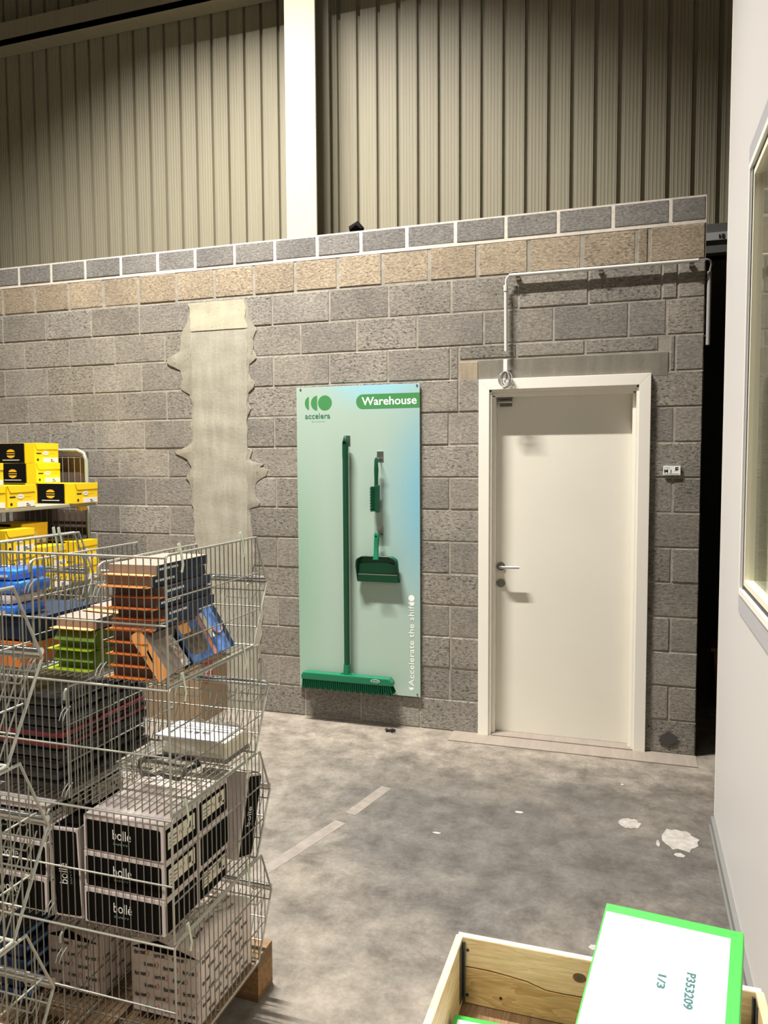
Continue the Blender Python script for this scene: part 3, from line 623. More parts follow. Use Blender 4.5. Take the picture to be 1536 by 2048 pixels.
q = B().box(-0.136, 0.136, 0.008, 0.024, 0.0, 0.050, 'tool_l').prism([(-0.132, 0.05), (0.132, 0.05), (0.125, 0.115), (0.06, 0.128), (-0.06, 0.128), (-0.125, 0.115)], -0.018, -0.012, 'tool_l')
q.build('scoop_floor', dp, bevel=0.003)
B().box(-0.130, 0.132, 0.004, 0.010, 0.047, 0.052, 'edge').build('rubber_lip', dp)
B().tube([(0.004, -0.034, 0.150), (0.004, -0.03, 0.18), (0.0, -0.018, 0.22), (0, -0.006, 0.27), (0, -0.004, 0.31), (0, -0.004, 0.322)], [0.022, 0.016, 0.015, 0.017, 0.017, 0.009], 'tool_l', 14).prism(circ(0, 0.296, 0.006, n=12), 0.0, 0.022, 'blackc').build('handle', dp, smooth=True)
# label plate M3
mp_ = thing('number_plate', 'small white plate marked M3 on blocks right of door', 'sign', (0.163, WY - 0.012, 1.614))
B().box(0, 0.091, 0, 0.010, 0, 0.052, 'swhite').build('plate', mp_, bevel=0.001)
q = B(); text(q, 'M', (0.005, -0.0006, 0.014), X_, Z_, 0.020, 0.019, 'bink', bold=0.05); text(q, '3', (0.034, -0.0006, 0.013), X_, Z_, 0.011, 0.018, 'bink'); q.box(0.004, 0.036, -0.0005, 0, 0.041, 0.0425, 'bink').box(0.005, 0.084, -0.0005, 0, 0.0065, 0.0085, 'bink')
q.box(0.063, 0.080, -0.0005, 0, 0.028, 0.045, 'bink').box(0.070, 0.0795, -0.0008, 0, 0.035, 0.0375, 'swhite').box(0.060, 0.072, -0.0005, 0, 0.024, 0.026, 'bink'); q.build('lettering', mp_)
# conduit with cable
PY = 4.588
cd = thing('cable_conduit', 'grey plastic conduit pipe running above the door to the wall end', 'conduit', (-0.73, PY, 2.35))
o0 = Vector((-0.73, PY, 2.35))
def L(pts): return [Vector(p) - o0 for p in pts]
B().tube(L([(-0.728, PY, 2.350), (-0.731, PY, 2.72)]), 0.0105, 'conduit', 10).build('vertical_pipe', cd, smooth=True)
B().tube(L([(-0.731, PY, 2.70), (-0.731, PY, 2.735)]), 0.0135, 'conduit', 10).build('coupler', cd, smooth=True)
B().tube(L([(-0.731, PY, 2.735), (-0.731, PY, 2.758), (-0.727, PY, 2.775), (-0.718, PY, 2.785), (-0.700, PY, 2.79)]), 0.0048, 'pvc', 8).build('cable_bend', cd, smooth=True)
B().tube(L([(-0.712, PY, 2.790), (0.325, PY, 2.790)]), 0.0108, 'conduit', 10).build('horizontal_pipe', cd, smooth=True)
for i, x in enumerate((-0.66, -0.19, 0.29)): B().box(x - 0.012, x + 0.012, PY - 0.005, WY + 0.01, 2.760, 2.781, 'steel').build('clip', cd).location = -o0
B().tube(L([(0.325, PY, 2.79), (0.37, PY, 2.792), (0.385, PY + 0.01, 2.786), (0.392, PY + 0.03, 2.77), (0.388, PY + 0.04, 2.75), (0.384, PY + 0.04, 2.72)]), 0.0048, 'cable', 8).build('cable_bend', cd, smooth=True)
B().tube(L([(0.384, PY + 0.04, 2.735), (0.384, PY + 0.04, 2.335)]), 0.0115, 'cable', 10).build('end_pipe', cd, smooth=True)
B().box(0.366, 0.386, PY + 0.035, PY + 0.05, 2.69, 2.70, 'steel').box(0.366, 0.386, PY + 0.035, PY + 0.05, 2.38, 2.39, 'steel').build('clip', cd).location = -o0
cj = thing('cable_connector', 'white cable connector with coiled grey cable above the door frame', 'cable', (-0.73, PY, 2.23))
B().box(-0.012, 0.012, -0.010, 0.010, 0.0, 0.072, 'pvc').build('plug_housing', cj, bevel=0.003)
q = B()
for k, (rx, rz, ox) in enumerate(((0.036, 0.046, 0.004), (0.030, 0.043, 0.012), (0.033, 0.040, -0.004), (0.026, 0.045, 0.0))):
    q.tube([(ox + rx * math.cos(t), -0.012 - 0.006 * k + 0.004 * math.sin(2 * t), -0.048 + rz * math.sin(t)) for t in [2 * PI * i / 36 for i in range(36)]], 0.0036, 'cable', 7, closed=True)
q.tube([(0, 0, 0.002), (0.004, -0.01, -0.006), (0.01, -0.015, -0.03), (0.0, -0.02, -0.07), (-0.006, -0.02, -0.05)], 0.0036, 'cable', 7)
q.build('cable_coil', cj, smooth=True)
tag(B().tube([(-1.745, 4.72, 3.15), (-1.735, 4.70, 3.19), (-1.70, 4.70, 3.205), (-1.675, 4.70, 3.18), (-1.67, 4.71, 3.15)], [0.01, 0.028, 0.032, 0.022, 0.008], 'blackc', 9).build('rag', smooth=True), 'small black rag lying on top of the block wall beside the steel column', 'rag')
tag(B().tube([(-1.46, 4.50, 0.01), (-1.45, 4.485, 0.014), (-1.43, 4.49, 0.012), (-1.415, 4.485, 0.016), (-1.40, 4.50, 0.01)], [0.008, 0.011, 0.007, 0.011, 0.006], 'bink', 7).build('clip', smooth=True), 'small black clip lying on the floor below the sign', 'debris')
# orange bin in the dark opening
ob = thing('plastic_bin', 'orange plastic bin standing in the dark opening past the wall end', 'bin', (0.70, 5.75, 0))
B().prism([(-0.13, 0), (0.13, 0), (0.155, 0.39), (-0.155, 0.39)], -0.12, 0.12, 'binor').build('tub', ob, bevel=0.01)
B().box(-0.175, 0.175, -0.14, 0.14, 0.385, 0.41, 'binor').build('rim', ob, bevel=0.004)
# cardboard box by the wall
cbx = thing('cardboard_box', 'large brown cardboard box on floor against block wall behind the baskets', 'box', (-3.08, 4.27, 0))
B().box(0, 0.43, 0, 0.34, 0, 0.43, 'card').build('body', cbx, bevel=0.003)
B().box(0.16, 0.21, -0.001, 0.34, 0.4305, 0.4315, 'lab_c').build('tape', cbx)
q = B().box(0.43, 0.431, 0.035, 0.165, 0.25, 0.395, 'redl'); 
for a in ((0.06, 0.07, 0.29, 0.36), (0.07, 0.10, 0.29, 0.30), (0.07, 0.10, 0.32, 0.33), (0.07, 0.10, 0.35, 0.36), (0.115, 0.125, 0.29, 0.36), (0.125, 0.15, 0.32, 0.33)): q.box(0.4312, 0.4316, a[0], a[1], a[2], a[3], 'logo_w')
q.build('label_sticker', cbx)
# ================================================================ WIRE BASKET STACKS
BW, BD, BT, BL, BH = 0.65, 0.445, 0.475, 0.54, 0.325    # width, base depth, top depth, lip depth, height
LZ = 0.178                                              # lip height
def make_basket():
    t = thing('wire_basket', 'x', 'basket')
    fr = B()
    for x in (0.0, BW):
        fr.tube([(x, 0, 0.0), (x, 0, BH - 0.012), (x, 0.004, BH - 0.003), (x, 0.012, BH), (x, BT, BH), (x, BL, LZ), (x, BD, 0.0)], 0.0034, 'wire_t', 8, closed=True)
    fr.tube([(0, 0, BH - 0.006), (BW, 0, BH - 0.006)], 0.0034, 'wire_t', 8)
    fr.tube([(0, BD, 0), (BW, BD, 0)], 0.0034, 'wire_t', 8).tube([(0, BL, LZ), (BW, BL, LZ)], 0.0034, 'wire_t', 8)
    fr.build('frame', t, smooth=True)
    R = 0.00155
    p = B(); n = 30
    for i in range(1, n): x = BW * i / n; p.tube([(x, 0.002, BH - 0.006), (x, 0.002, 0.0), ], R, 'wire', 4)
    p.tube([(0, -0.002, 0.150), (BW, -0.002, 0.150)], 0.0026, 'wire_t', 6)
    p.build('long_panel', t)
    def side(x):
        p = B(); k = 20
        for i in range(1, k + 2):
            y = 0.0235 * i
            if y < BT: zt = BH
            else: zt = LZ + (BL - y) / (BL - BT) * (BH - LZ)
            zb = 0.0 if y < BD else LZ * (y - BD) / (BL - BD)
            p.tube([(x, y, zb), (x, y, zt)], R, 'wire', 4)
        for z in (0.103, 0.215):
            ye = BD + (BL - BD) * z / LZ if z < LZ else BL - (BL - BT) * (z - LZ) / (BH - LZ)
            p.tube([(x, 0, z), (x, ye - 0.012, z)], 0.0022, 'wire', 6)
        return p
    side(0).build('side_panel', t); side(BW).build('side_panel', t)
    p = B()
    for i in range(1, n): x = BW * i / n; p.tube([(x, BD, 0), (x, BL - 0.006, LZ - 0.012)], R, 'wire', 4)
    for s in (0.28, 0.60, 0.86): p.tube([(0.0, BD + (BL - BD) * s, LZ * s), (BW, BD + (BL - BD) * s, LZ * s)], 0.0020, 'wire', 5)
    p.build('lip_panel', t)
    p = B()
    for i in range(1, n): x = BW * i / n; p.tube([(x, 0, 0), (x, BD, 0)], R, 'wire', 4)
    for y in (0.11, 0.22, 0.33): p.tube([(0, y, -0.003), (BW, y, -0.003)], 0.0024, 'wire', 5)
    p.build('bottom_panel', t)
    p = B().tube([(0.02, BL - 0.002, LZ + 0.012), (BW - 0.24, BL - 0.002, LZ + 0.012)], 0.0045, 'chrome2', 8).tube([(BW - 0.25, BL - 0.002, LZ + 0.012), (BW, BL - 0.002, LZ + 0.012)], 0.0085, 'chrome2', 10)
    for x in (0.1, BW - 0.25, BW - 0.06): p.tube([(x + 0.012 * math.cos(a), BL - 0.002, LZ + 0.006 + 0.014 * math.sin(a)) for a in [2 * PI * i / 14 for i in range(14)]], 0.002, 'wire_t', 5, closed=True)
    for x in (BW - 0.34, BW - 0.14): p.tube([(x, BL - 0.004, LZ - 0.01), (x, BL - 0.015, LZ - 0.04), (x + 0.01, BL - 0.017, LZ - 0.05), (x + 0.10, BL - 0.017, LZ - 0.05), (x + 0.11, BL - 0.012, LZ - 0.03)], 0.0018, 'wire_t', 5)
    p.build('label_rail', t, smooth=True)
    for x in (0.0, BW):
        for y in (0.065, 0.385):
            B().tube([(x + 0.004, y, BH - 0.05), (x + 0.004, y + 0.006, BH - 0.03), (x + 0.003, y, BH), (x, y - 0.002, BH + 0.026), (x - 0.003, y - 0.002, BH + 0.022), (x - 0.004, y, BH)], [0.003, 0.0032, 0.0032, 0.0032, 0.003, 0.0025], 'hookp', 7).build('stacking_hook', t, smooth=True)
    return t
def make_divider():
    p = B(); zt = BH - 0.025
    p.tube([(0, 0.004, 0.006), (0, 0.004, zt - 0.012), (0, 0.008, zt - 0.003), (0, 0.016, zt), (0, BT - 0.02, zt), (0, BL - 0.02, LZ), (0, BD - 0.01, 0.006)], 0.0028, 'wire_t', 7, closed=True)
    for i in range(1, 20):
        y = 0.004 + 0.0235 * i
        z1 = zt if y < BT - 0.02 else LZ + (BL - 0.02 - y) / (BL - BT) * (zt - LZ)
        zb = 0.006 if y < BD - 0.01 else LZ * (y - BD + 0.01) / (BL - BD)
        p.tube([(0, y, zb), (0, y, z1)], 0.0015, 'wire', 4)
    for z in (0.10, 0.20): p.tube([(0, 0.004, z), (0, BD + 0.04, z)], 0.002, 'wire', 5)
    p.tube([(0, 0.004, zt - 0.003), (0, -0.003, zt - 0.01), (0, -0.004, zt - 0.03)], 0.0042, 'wire_t', 6)
    for dx in (-0.006, 0.006):
        p.tube([(dx, 0.01, 0.25), (dx - 0.004, -0.006, 0.235), (dx - 0.008, -0.010, 0.215)], 0.0018, 'chrome2', 5).tube([(dx, 0.01, 0.045), (dx - 0.004, -0.006, 0.03), (dx - 0.008, -0.010, 0.012)], 0.0018, 'chrome2', 5)
    return p.mesh('divider', True)
divm = make_divider()
def add_div(bk, x):
    o = bpy.data.objects.new('divider', divm); C.objects.link(o); o.parent = bk; o.location = (x, 0, 0)
BX, BY, BZ0, BP = -1.735, 1.600, 0.149, 0.332
b0 = make_basket(); b0.location = (BX, BY, BZ0); b0['group'] = 'stacked wire baskets'
names = ['bottom', 'third from top', 'second from top', 'top']
cont = ['holding two printed paper parcels', 'filled with black and white goggle cartons', 'holding bagged dark clothing and booklets', 'holding navy, taupe and green cartons']
divs = [[0.30], [0.27], [0.338], [0.455, 0.24]]
stack = []
for k in range(4):
    o = b0 if k == 0 else dup(b0, (BX, BY, BZ0 + BP * k))
    stack.append(o)
for k, o in enumerate(stack):
    o['label'] = '%s wire basket of the middle stack, %s' % (names[k], cont[k]); o['group'] = 'stacked wire baskets'
for nm, ox, oy, lab in (('n', -1.728, 0.635, 'wire basket of the stack at the left picture edge nearest the viewer'), ('l', -2.405, 1.60, 'wire basket of the stack behind left, beyond the goggle carton stack')):
    for k in range(4):
        o = dup(b0, (ox, oy, BZ0 + BP * k), label='%s %s' % (names[k], lab), group='stacked wire baskets')
for o, d in zip(stack, divs):
    for x in d: add_div(o, x)
# pallets
def make_pallet():
    t = thing('wooden_pallet', 'x', 'pallet')
    for i, x in enumerate((0.0, 0.255, 0.53, 0.80, 1.055)):
        B().box(x, x + 0.145, 0, 0.8, 0.122, 0.144, 'pallet').build('deck_board', t, bevel=0.002)
    for y in (0.0, 0.35, 0.70): B().box(0, 1.2, y, y + 0.1, 0.10, 0.122, 'pallet').build('stringer_board', t, bevel=0.002)
    for y in (0.0, 0.35, 0.70):
        for x in (0.0, 0.53, 1.055): B().box(x, x + 0.145, y, y + 0.1, 0.022, 0.10, 'chip').build('spacer_block', t, bevel=0.002)
    for y in (0.0, 0.35, 0.70): B().box(0, 1.2, y, y + 0.1, 0.0, 0.022, 'pallet').build('bottom_board', t, bevel=0.002)
    return t
p0 = make_pallet(); p0.location = (-2.295, 1.36, 0); p0['label'] = 'wooden pallet under the middle basket stack, chipboard corner block showing'; p0['group'] = 'wooden pallets'
dup(p0, (-2.295, 0.42, 0), label='wooden pallet under the basket stack at the left edge nearest the viewer', group='wooden pallets')
pc = dup(p0, (0.34, 0.88, 0), (0, 0, PI / 2), 'wooden pallet under the pine pallet collar at lower right', 'wooden pallets')
# ---- goggle cartons (third basket)
def make_gog():
    t = thing('goggle_carton', 'x', 'box'); w_, d_, h_ = 0.245, 0.158, 0.097
    B().box(0, w_, 0, d_, 0, h_, 'cw').build('carton', t, bevel=0.003)
    B().prism(rrect(0.007, w_ - 0.008, 0.005, h_ - 0.012, 0.006), 0, 0.0006, 'blackc').build('front_print', t)
    q = B(); text(q, 'bollé', (0.092, -0.0012, 0.042), X_, Z_, 0.056, 0.026, 'logo_w'); q.build('logo', t)
    q = B(); text(q, 'SAFETY', (0.093, -0.0012, 0.028), X_, Z_, 0.046, 0.005, 'sgrey'); q.build('small_print', t)
    B().prism(rrect(0.006, d_ - 0.006, 0.004, h_ - 0.014, 0.006), 0, 0.0006, 'blackc', O=(w_, 0, 0), A=(0, 1, 0), B=(0, 0, 1), N=(1, 0, 0)).build('side_print', t)
    B().prism(rrect(0.006, d_ - 0.006, 0.004, h_ - 0.014, 0.006), 0, 0.0006, 'blackc', O=(0, 0, 0), A=(0, 1, 0), B=(0, 0, 1), N=(-1, 0, 0)).build('side_print', t)
    return t
def gog_label(t, full=True):
    w_ = 0.245
    q = B().box(w_ + 0.0007, w_ + 0.0012, 0.018, 0.142, 0.028, 0.072, 'lab_c')
    text(q, 'COBRA', (w_ + 0.0015, 0.024, 0.053), Y_, Z_, 0.036, 0.008, 'bink') if False else q.box(w_ + 0.0013, w_ + 0.0016, 0.024, 0.060, 0.055, 0.058, 'bink')
    for z, a, b in ((0.045, 0.024, 0.055), (0.036, 0.024, 0.048)): q.box(w_ + 0.0013, w_ + 0.0016, a, b, z, z + 0.002, 'bink')
    q.tube([(w_ + 0.0016, 0.068 + 0.001 * i, 0.050 + 0.006 * math.sin(i * 0.35)) for i in range(24)], 0.0005, 'bink', 4)
    q.box(w_ + 0.0013, w_ + 0.0016, 0.105, 0.122, 0.042, 0.060, 'bink').box(w_ + 0.0013, w_ + 0.0016, 0.126, 0.136, 0.034, 0.040, 'bink')
    q.build('label_sticker', t)
g0 = make_gog()
plain = g0
labd = dup(g0); gog_label(labd)
gz = BZ0 + BP + 0.004
gx1 = -1.362; R = []
spec = [  # x, y, level, labelled, text
    (gx1, 1.608, 2, True, 'top carton of the front right stack, under the bagged goggles'),
    (gx1, 1.608, 1, True, 'middle carton of the front right goggle stack'),
    (gx1, 1.608, 0, False, 'bottom carton of the front right stack, unlabelled side'),
    (gx1, 1.772, 2, True, 'top carton of the rear right goggle stack, cream side label'),
    (gx1, 1.772, 1, False, 'middle carton of the rear right stack, no label'),
    (gx1, 1.772, 0, True, 'bottom carton of the rear right goggle stack, cream side label'),
    (-1.728, 1.608, 2, True, 'top carton of the front left goggle stack'),
    (-1.728, 1.608, 1, True, 'middle carton of the front left stack'),
    (-1.728, 1.608, 0, True, 'bottom carton of the front left goggle stack'),
    (-1.728, 1.772, 2, True, 'top carton of the rear left goggle stack'),
    (-1.728, 1.772, 1, False, 'middle carton of the rear left goggle stack'),
    (-1.728, 1.772, 0, False, 'bottom carton of the rear left goggle stack')]
for x, y, k, lb, s in spec:
    o = dup(labd if lb else plain, (x + rnd.uniform(-0.003, 0.003), y, gz + k * 0.0985), (0, 0, rnd.uniform(-0.008, 0.008)), 'black and white goggle carton, ' + s, 'black and white goggle cartons')
plain.location = (-1.372, 1.612, gz + 0.001); plain.rotation_euler = (0, -PI / 2 - 0.045, 0); plain['label'] = 'black and white goggle carton standing on end between the front stacks'; plain['group'] = 'black and white goggle cartons'
labd.location = (-1.10, 2.03, gz + 0.05); labd['group'] = 'black and white goggle cartons'
labd['label'] = 'black and white goggle carton leaning against the basket lip, right of the rear stack'
labd.matrix_world = Matrix.Translation((-1.098, 2.036, gz + 0.004)) @ Matrix.Rotation(-0.33, 4, 'X') @ Matrix(((0, -1, 0, 0), (0, 0, -1, 0), (1, 0, 0, 0), (0, 0, 0, 1)))
# ---- parcels in the bottom basket
def parcel(x0, x1, y0, y1, z0, z1, label, sl):
    t = thing('paper_parcel', label, 'parcel', (x0, y0, z0), group='printed paper parcels')
    W_, D_, H_ = x1 - x0, y1 - y0, z1 - z0
    b = B(); nx, ny = 8, 8; vs = []
    def top(u, v): return H_ * (0.86 + 0.14 * math.sin(PI * min(1, v * 1.2 + 0.1))) + 0.006 * noise.noise(Vector((u * 4, v * 4, x0 * 9)))
    for j in range(ny + 1):
        for i in range(nx + 1): vs.append((W_ * i / nx, D_ * j / ny, top(i / nx, j / ny)))
    fs = [(j * (nx + 1) + i, j * (nx + 1) + i + 1, (j + 1) * (nx + 1) + i + 1, (j + 1) * (nx + 1) + i) for j in range(ny) for i in range(nx)]
    nb = len(vs)
    ringi = [i for i in range(nx + 1)] + [j * (nx + 1) + nx for j in range(1, ny + 1)] + [ny * (nx + 1) + i for i in range(nx - 1, -1, -1)] + [j * (nx + 1) for j in range(ny - 1, 0, -1)]
    for r in ringi: vs.append((vs[r][0], vs[r][1], 0))
    m_ = len(ringi)
    for i in range(m_): fs.append((ringi[i], nb + i, nb + (i + 1) % m_, ringi[(i + 1) % m_]))
    fs.append(tuple(nb + i for i in range(m_)))
    b.add(vs, fs, 'wrap'); b.build('wrapped_body', t, smooth=True, bevel=0.004)
    q = B()
    for r in range(int(H_ * 0.82 / 0.030)):
        for c in range(int(W_ / 0.062) + 1):
            x_ = -0.02 + c * 0.062 + (r % 2) * 0.030
            if x_ < 0.002 or x_ + 0.05 > W_: continue
            text(q, 'format', (x_, -0.0015, 0.012 + r * 0.031), X_ + Z_ * 0.10, Z_, 0.038, 0.013, 'bink', bold=0.03)
            q.tube([(x_ + 0.040 + 0.007 * math.cos(a), -0.0015, 0.022 + r * 0.031 + 0.009 * math.sin(a)) for a in (-1.4, -0.7, 0, 0.7, 1.4)], 0.0007, 'redt', 4)
    for r in range(int(H_ * 0.82 / 0.030)):
        for c in range(int(D_ / 0.062) + 1):
            y_ = -0.02 + c * 0.062 + (r % 2) * 0.030
            if y_ < 0.002 or y_ + 0.045 > D_: continue
            text(q, 'format', (W_ + 0.0015, y_, 0.012 + r * 0.031), Y_ + Z_ * 0.05, Z_, 0.038, 0.013, 'bink', bold=0.03)
    for r in range(int(W_ / 0.034)):
        for c in range(int(D_ / 0.058)):
            y_ = 0.008 + c * 0.058 + (r % 2) * 0.022; xx = 0.022 + r * 0.034
            if y_ > D_ - 0.045: continue
            vs_, fs_ = text_raw('format', 0.03); q.add([(xx - 0.013 * v, y_ + 0.038 * u, max(top((xx) / W_, (y_ + 0.038 * u) / D_), 0) + 0.003) for u, v in vs_], fs_, 'bink')
    q.build('printed_pattern', t)
    B().prism([(0.004, H_ * 0.80), (W_ * 0.4, H_ * 0.93), (W_ * 0.98, H_ * 0.80), (W_ * 0.5, H_ * 0.79)], 0.0012, 0.0025, 'blackc').build('open_flap', t)
    return t
pz = BZ0 + 0.004
parcel(-1.325, -1.105, 1.745, 2.035, pz, pz + 0.235, 'white printed paper parcel at right side of the bottom basket', 0)
parcel(-1.625, -1.44, 1.755, 2.03, pz, pz + 0.20, 'white printed paper parcel left of the divider in the bottom basket', 1)
for k in range(5):
    t = thing('folded_pack', 'folded blue pack in the bottom basket, %s of its pile at the left' % ['lowest', 'second lowest', 'middle', 'second highest', 'topmost'][k], 'pack', (-1.725, 1.66, pz + 0.004 + 0.046 * k), group='folded blue packs')
    B().box(0, 0.095, 0, 0.33, 0, 0.034, 'navy2' if k == 3 else 'navy').build('fabric', t, bevel=0.008)
    B().box(0.0945, 0.0965, 0.02, 0.31, 0.010, 0.020, 'bluel').build('edge_strip', t)
# ---- second basket: dark bagged clothing, booklets, bagged goggles
z2 = BZ0 + 2 * BP + 0.004
for k in range(9):
    red = k in (4, 5)
    t = thing('bagged_garment', 'dark garment in clear bag, %s of the pile in the second basket%s' % (['lowest', 'second', 'third', 'fourth', 'fifth', 'sixth', 'seventh', 'eighth', 'topmost'][k], ', red edge' if red else ''), 'clothing', (-1.722 + rnd.uniform(-0.004, 0.004), 1.625 + rnd.uniform(0, 0.01), z2 + 0.0285 * k), group='bagged dark garments')
    B().box(0, 0.285 - 0.008 * (k % 3), 0, 0.38, 0, 0.026, 'blackf').build('folded_garment', t, bevel=0.009)
    if red: B().box(0.01, 0.272, -0.003, 0.35, 0.008, 0.017, 'redf').box(0.26, 0.289, 0.0, 0.35, 0.006, 0.016, 'redf').build('red_hem', t, bevel=0.002)
def film(name, cx, cy, z, rx, ry, h, label, cat, seed, parent=None):
    b = B(); n = 20; m2 = 16; vs = []
    for j in range(m2 + 1):
        for i in range(n + 1):
            u = i / n * 2 - 1; v = j / m2 * 2 - 1; e = max(0, (1 - u ** 4) * (1 - v ** 4))
            vs.append((cx + rx * u * (1 + 0.05 * noise.noise(Vector((v * 3, seed, 1)))), cy + ry * v * (1 + 0.05 * noise.noise(Vector((u * 3, seed, 2)))), z + h * e ** 0.6 * (0.75 + 0.5 * noise.noise(Vector((u * 3, v * 3, seed)))) + 0.004 * noise.noise(Vector((u * 11, v * 11, seed)))))
    fs = [(j * (n + 1) + i, j * (n + 1) + i + 1, (j + 1) * (n + 1) + i + 1, (j + 1) * (n + 1) + i) for j in range(m2) for i in range(n)]
    b.add(vs, fs, 'filmg'); return b.build(name, parent, smooth=True)
t = thing('booklet_stack', 'pile of white booklets in a clear bag at basket right end', 'booklet', (-1.33, 1.93, z2))
B().box(0.0, 0.21, 0.0, 0.135, 0.0, 0.062, 'lab_c').build('pages', t, bevel=0.003)
q = B(); q.box(-0.02, 0.19, -0.01, 0.13, 0.063, 0.068, 'paper'); text(q, 'ABC', (0.06, 0.02, 0.0685), X_, Y_, 0.06, 0.02, 'bink') if False else q.box(0.05, 0.075, 0.03, 0.045, 0.068, 0.0686, 'bink').box(0.085, 0.10, 0.03, 0.045, 0.068, 0.0686, 'bink').box(0.11, 0.135, 0.035, 0.05, 0.068, 0.0686, 'bink'); q.build('cover_sheet', t)
B().box(-0.005, 0.213, -0.002, 0.137, -0.0, 0.012, 'steel').build('tray', t)
film('clear_bag', 0.10, 0.07, 0.02, 0.125, 0.10, 0.075, '', '', 4, t)
t = thing('safety_goggles', 'dark safety goggles in a crumpled clear bag, front of the booklets', 'goggles', (-1.24, 1.79, z2))
q = B(); q.tube([(-0.075, 0, 0.02), (-0.07, -0.005, 0.045), (0, -0.012, 0.05), (0.07, -0.005, 0.045), (0.075, 0, 0.02), (0.06, -0.01, 0.006), (0.015, -0.012, 0.012), (0, -0.012, 0.02), (-0.015, -0.012, 0.012), (-0.06, -0.01, 0.006)], 0.006, 'steel', 7, closed=True); q.build('goggle_frame', t, smooth=True)
B().prism(rrect(-0.07, 0.07, 0.008, 0.045, 0.015), 0, 0.002, 'filmg', O=(0, -0.006, 0)).build('lens', t)
B().tube([(-0.075, 0, 0.03), (-0.09, 0.05, 0.03), (-0.04, 0.10, 0.02), (0.04, 0.10, 0.02), (0.09, 0.05, 0.03), (0.075, 0, 0.03)], 0.006, 'blackc', 6).build('strap', t, smooth=True)
film('clear_bag', -0.01, 0.02, 0.008, 0.135, 0.13, 0.06, '', '', 9, t)
# ---- top basket
z1 = BZ0 + 3 * BP + 0.004
def flapbox(w_, d_, h_, body, side, lip, label, loc, rz=0.0, tx=0.0, group='taupe cartons with orange lips', lettering=True, cat='box', lipm=None, name='glove_carton'):
    t = thing(name, label, cat, loc, (tx, 0, rz), group=group)
    b = B().box(0, w_, 0, d_, 0, h_, body); b.build('carton', t, bevel=0.0015)
    if side: 
        q = B().box(w_, w_ + 0.001, 0.004, d_ - 0.002, 0.001, h_ - 0.001, side)
        q.build('side_print', t)
        if lettering:
            q = B()
            for i in range(9):
                a = 0.012 + 0.0095 * i; q.box(w_ + 0.001, w_ + 0.0014, a, a + 0.0070, h_ * 0.45, h_ * 0.45 + 0.006, 'logo_w')
            q.build('side_lettering', t)
    if lip: B().prism([(-0.005, 0), (w_ + 0.0, 0), (w_ - 0.015, 0.0), (w_ - 0.01, 0.0015), (0.0, 0.0015)], -0.02, 0.026, lip, O=(0, 0, 0.002)).box(-0.004, w_, -0.022, 0.0, 0.0, 0.0022, lip).build('front_lip', t)
    return t
def at(px_, py_, pz_): return (px_, py_, pz_)
# lower right pile: four taupe cartons
for k in range(4):
    flapbox(0.118, 0.20, 0.027, 'taupe_d', None, 'orange', 'taupe carton with orange lip, %s of the lower pile at basket front' % ['lowest', 'second lowest', 'second highest', 'topmost'][k], (-1.270 + 0.004 * (k % 2), 1.632, z1 + 0.0305 * k), rnd.uniform(-0.03, 0.03))
flapbox(0.13, 0.21, 0.024, 'taupe', 'navy2', 'orange', 'taupe carton with slate blue side, directly above the four dark taupe cartons', (-1.27, 1.630, z1 + 0.124), 0.02)
for k in range(5):
    zz = z1 + 0.150 + 0.0285 * k; body = 'taupe' if k > 2 else 'taupe_d'
    flapbox(0.142, 0.245, 0.0265, body, ['navy2', 'navy', 'navy2', 'navy', 'navy'][k], 'orange_l' if k > 2 else 'orange', 'taupe fronted carton with navy side and white lettering, %s of the upper pile' % ['lowest', 'second lowest', 'middle', 'second highest', 'topmost'][k],
            (-1.27 + [0.010, -0.004, 0.006, -0.012, -0.006][k], 1.628 + [0.016, 0.008, 0.012, -0.004, 0.004][k], zz), [0.03, -0.02, 0.06, -0.01, 0.01][k], 0.0, group='navy sided cartons')
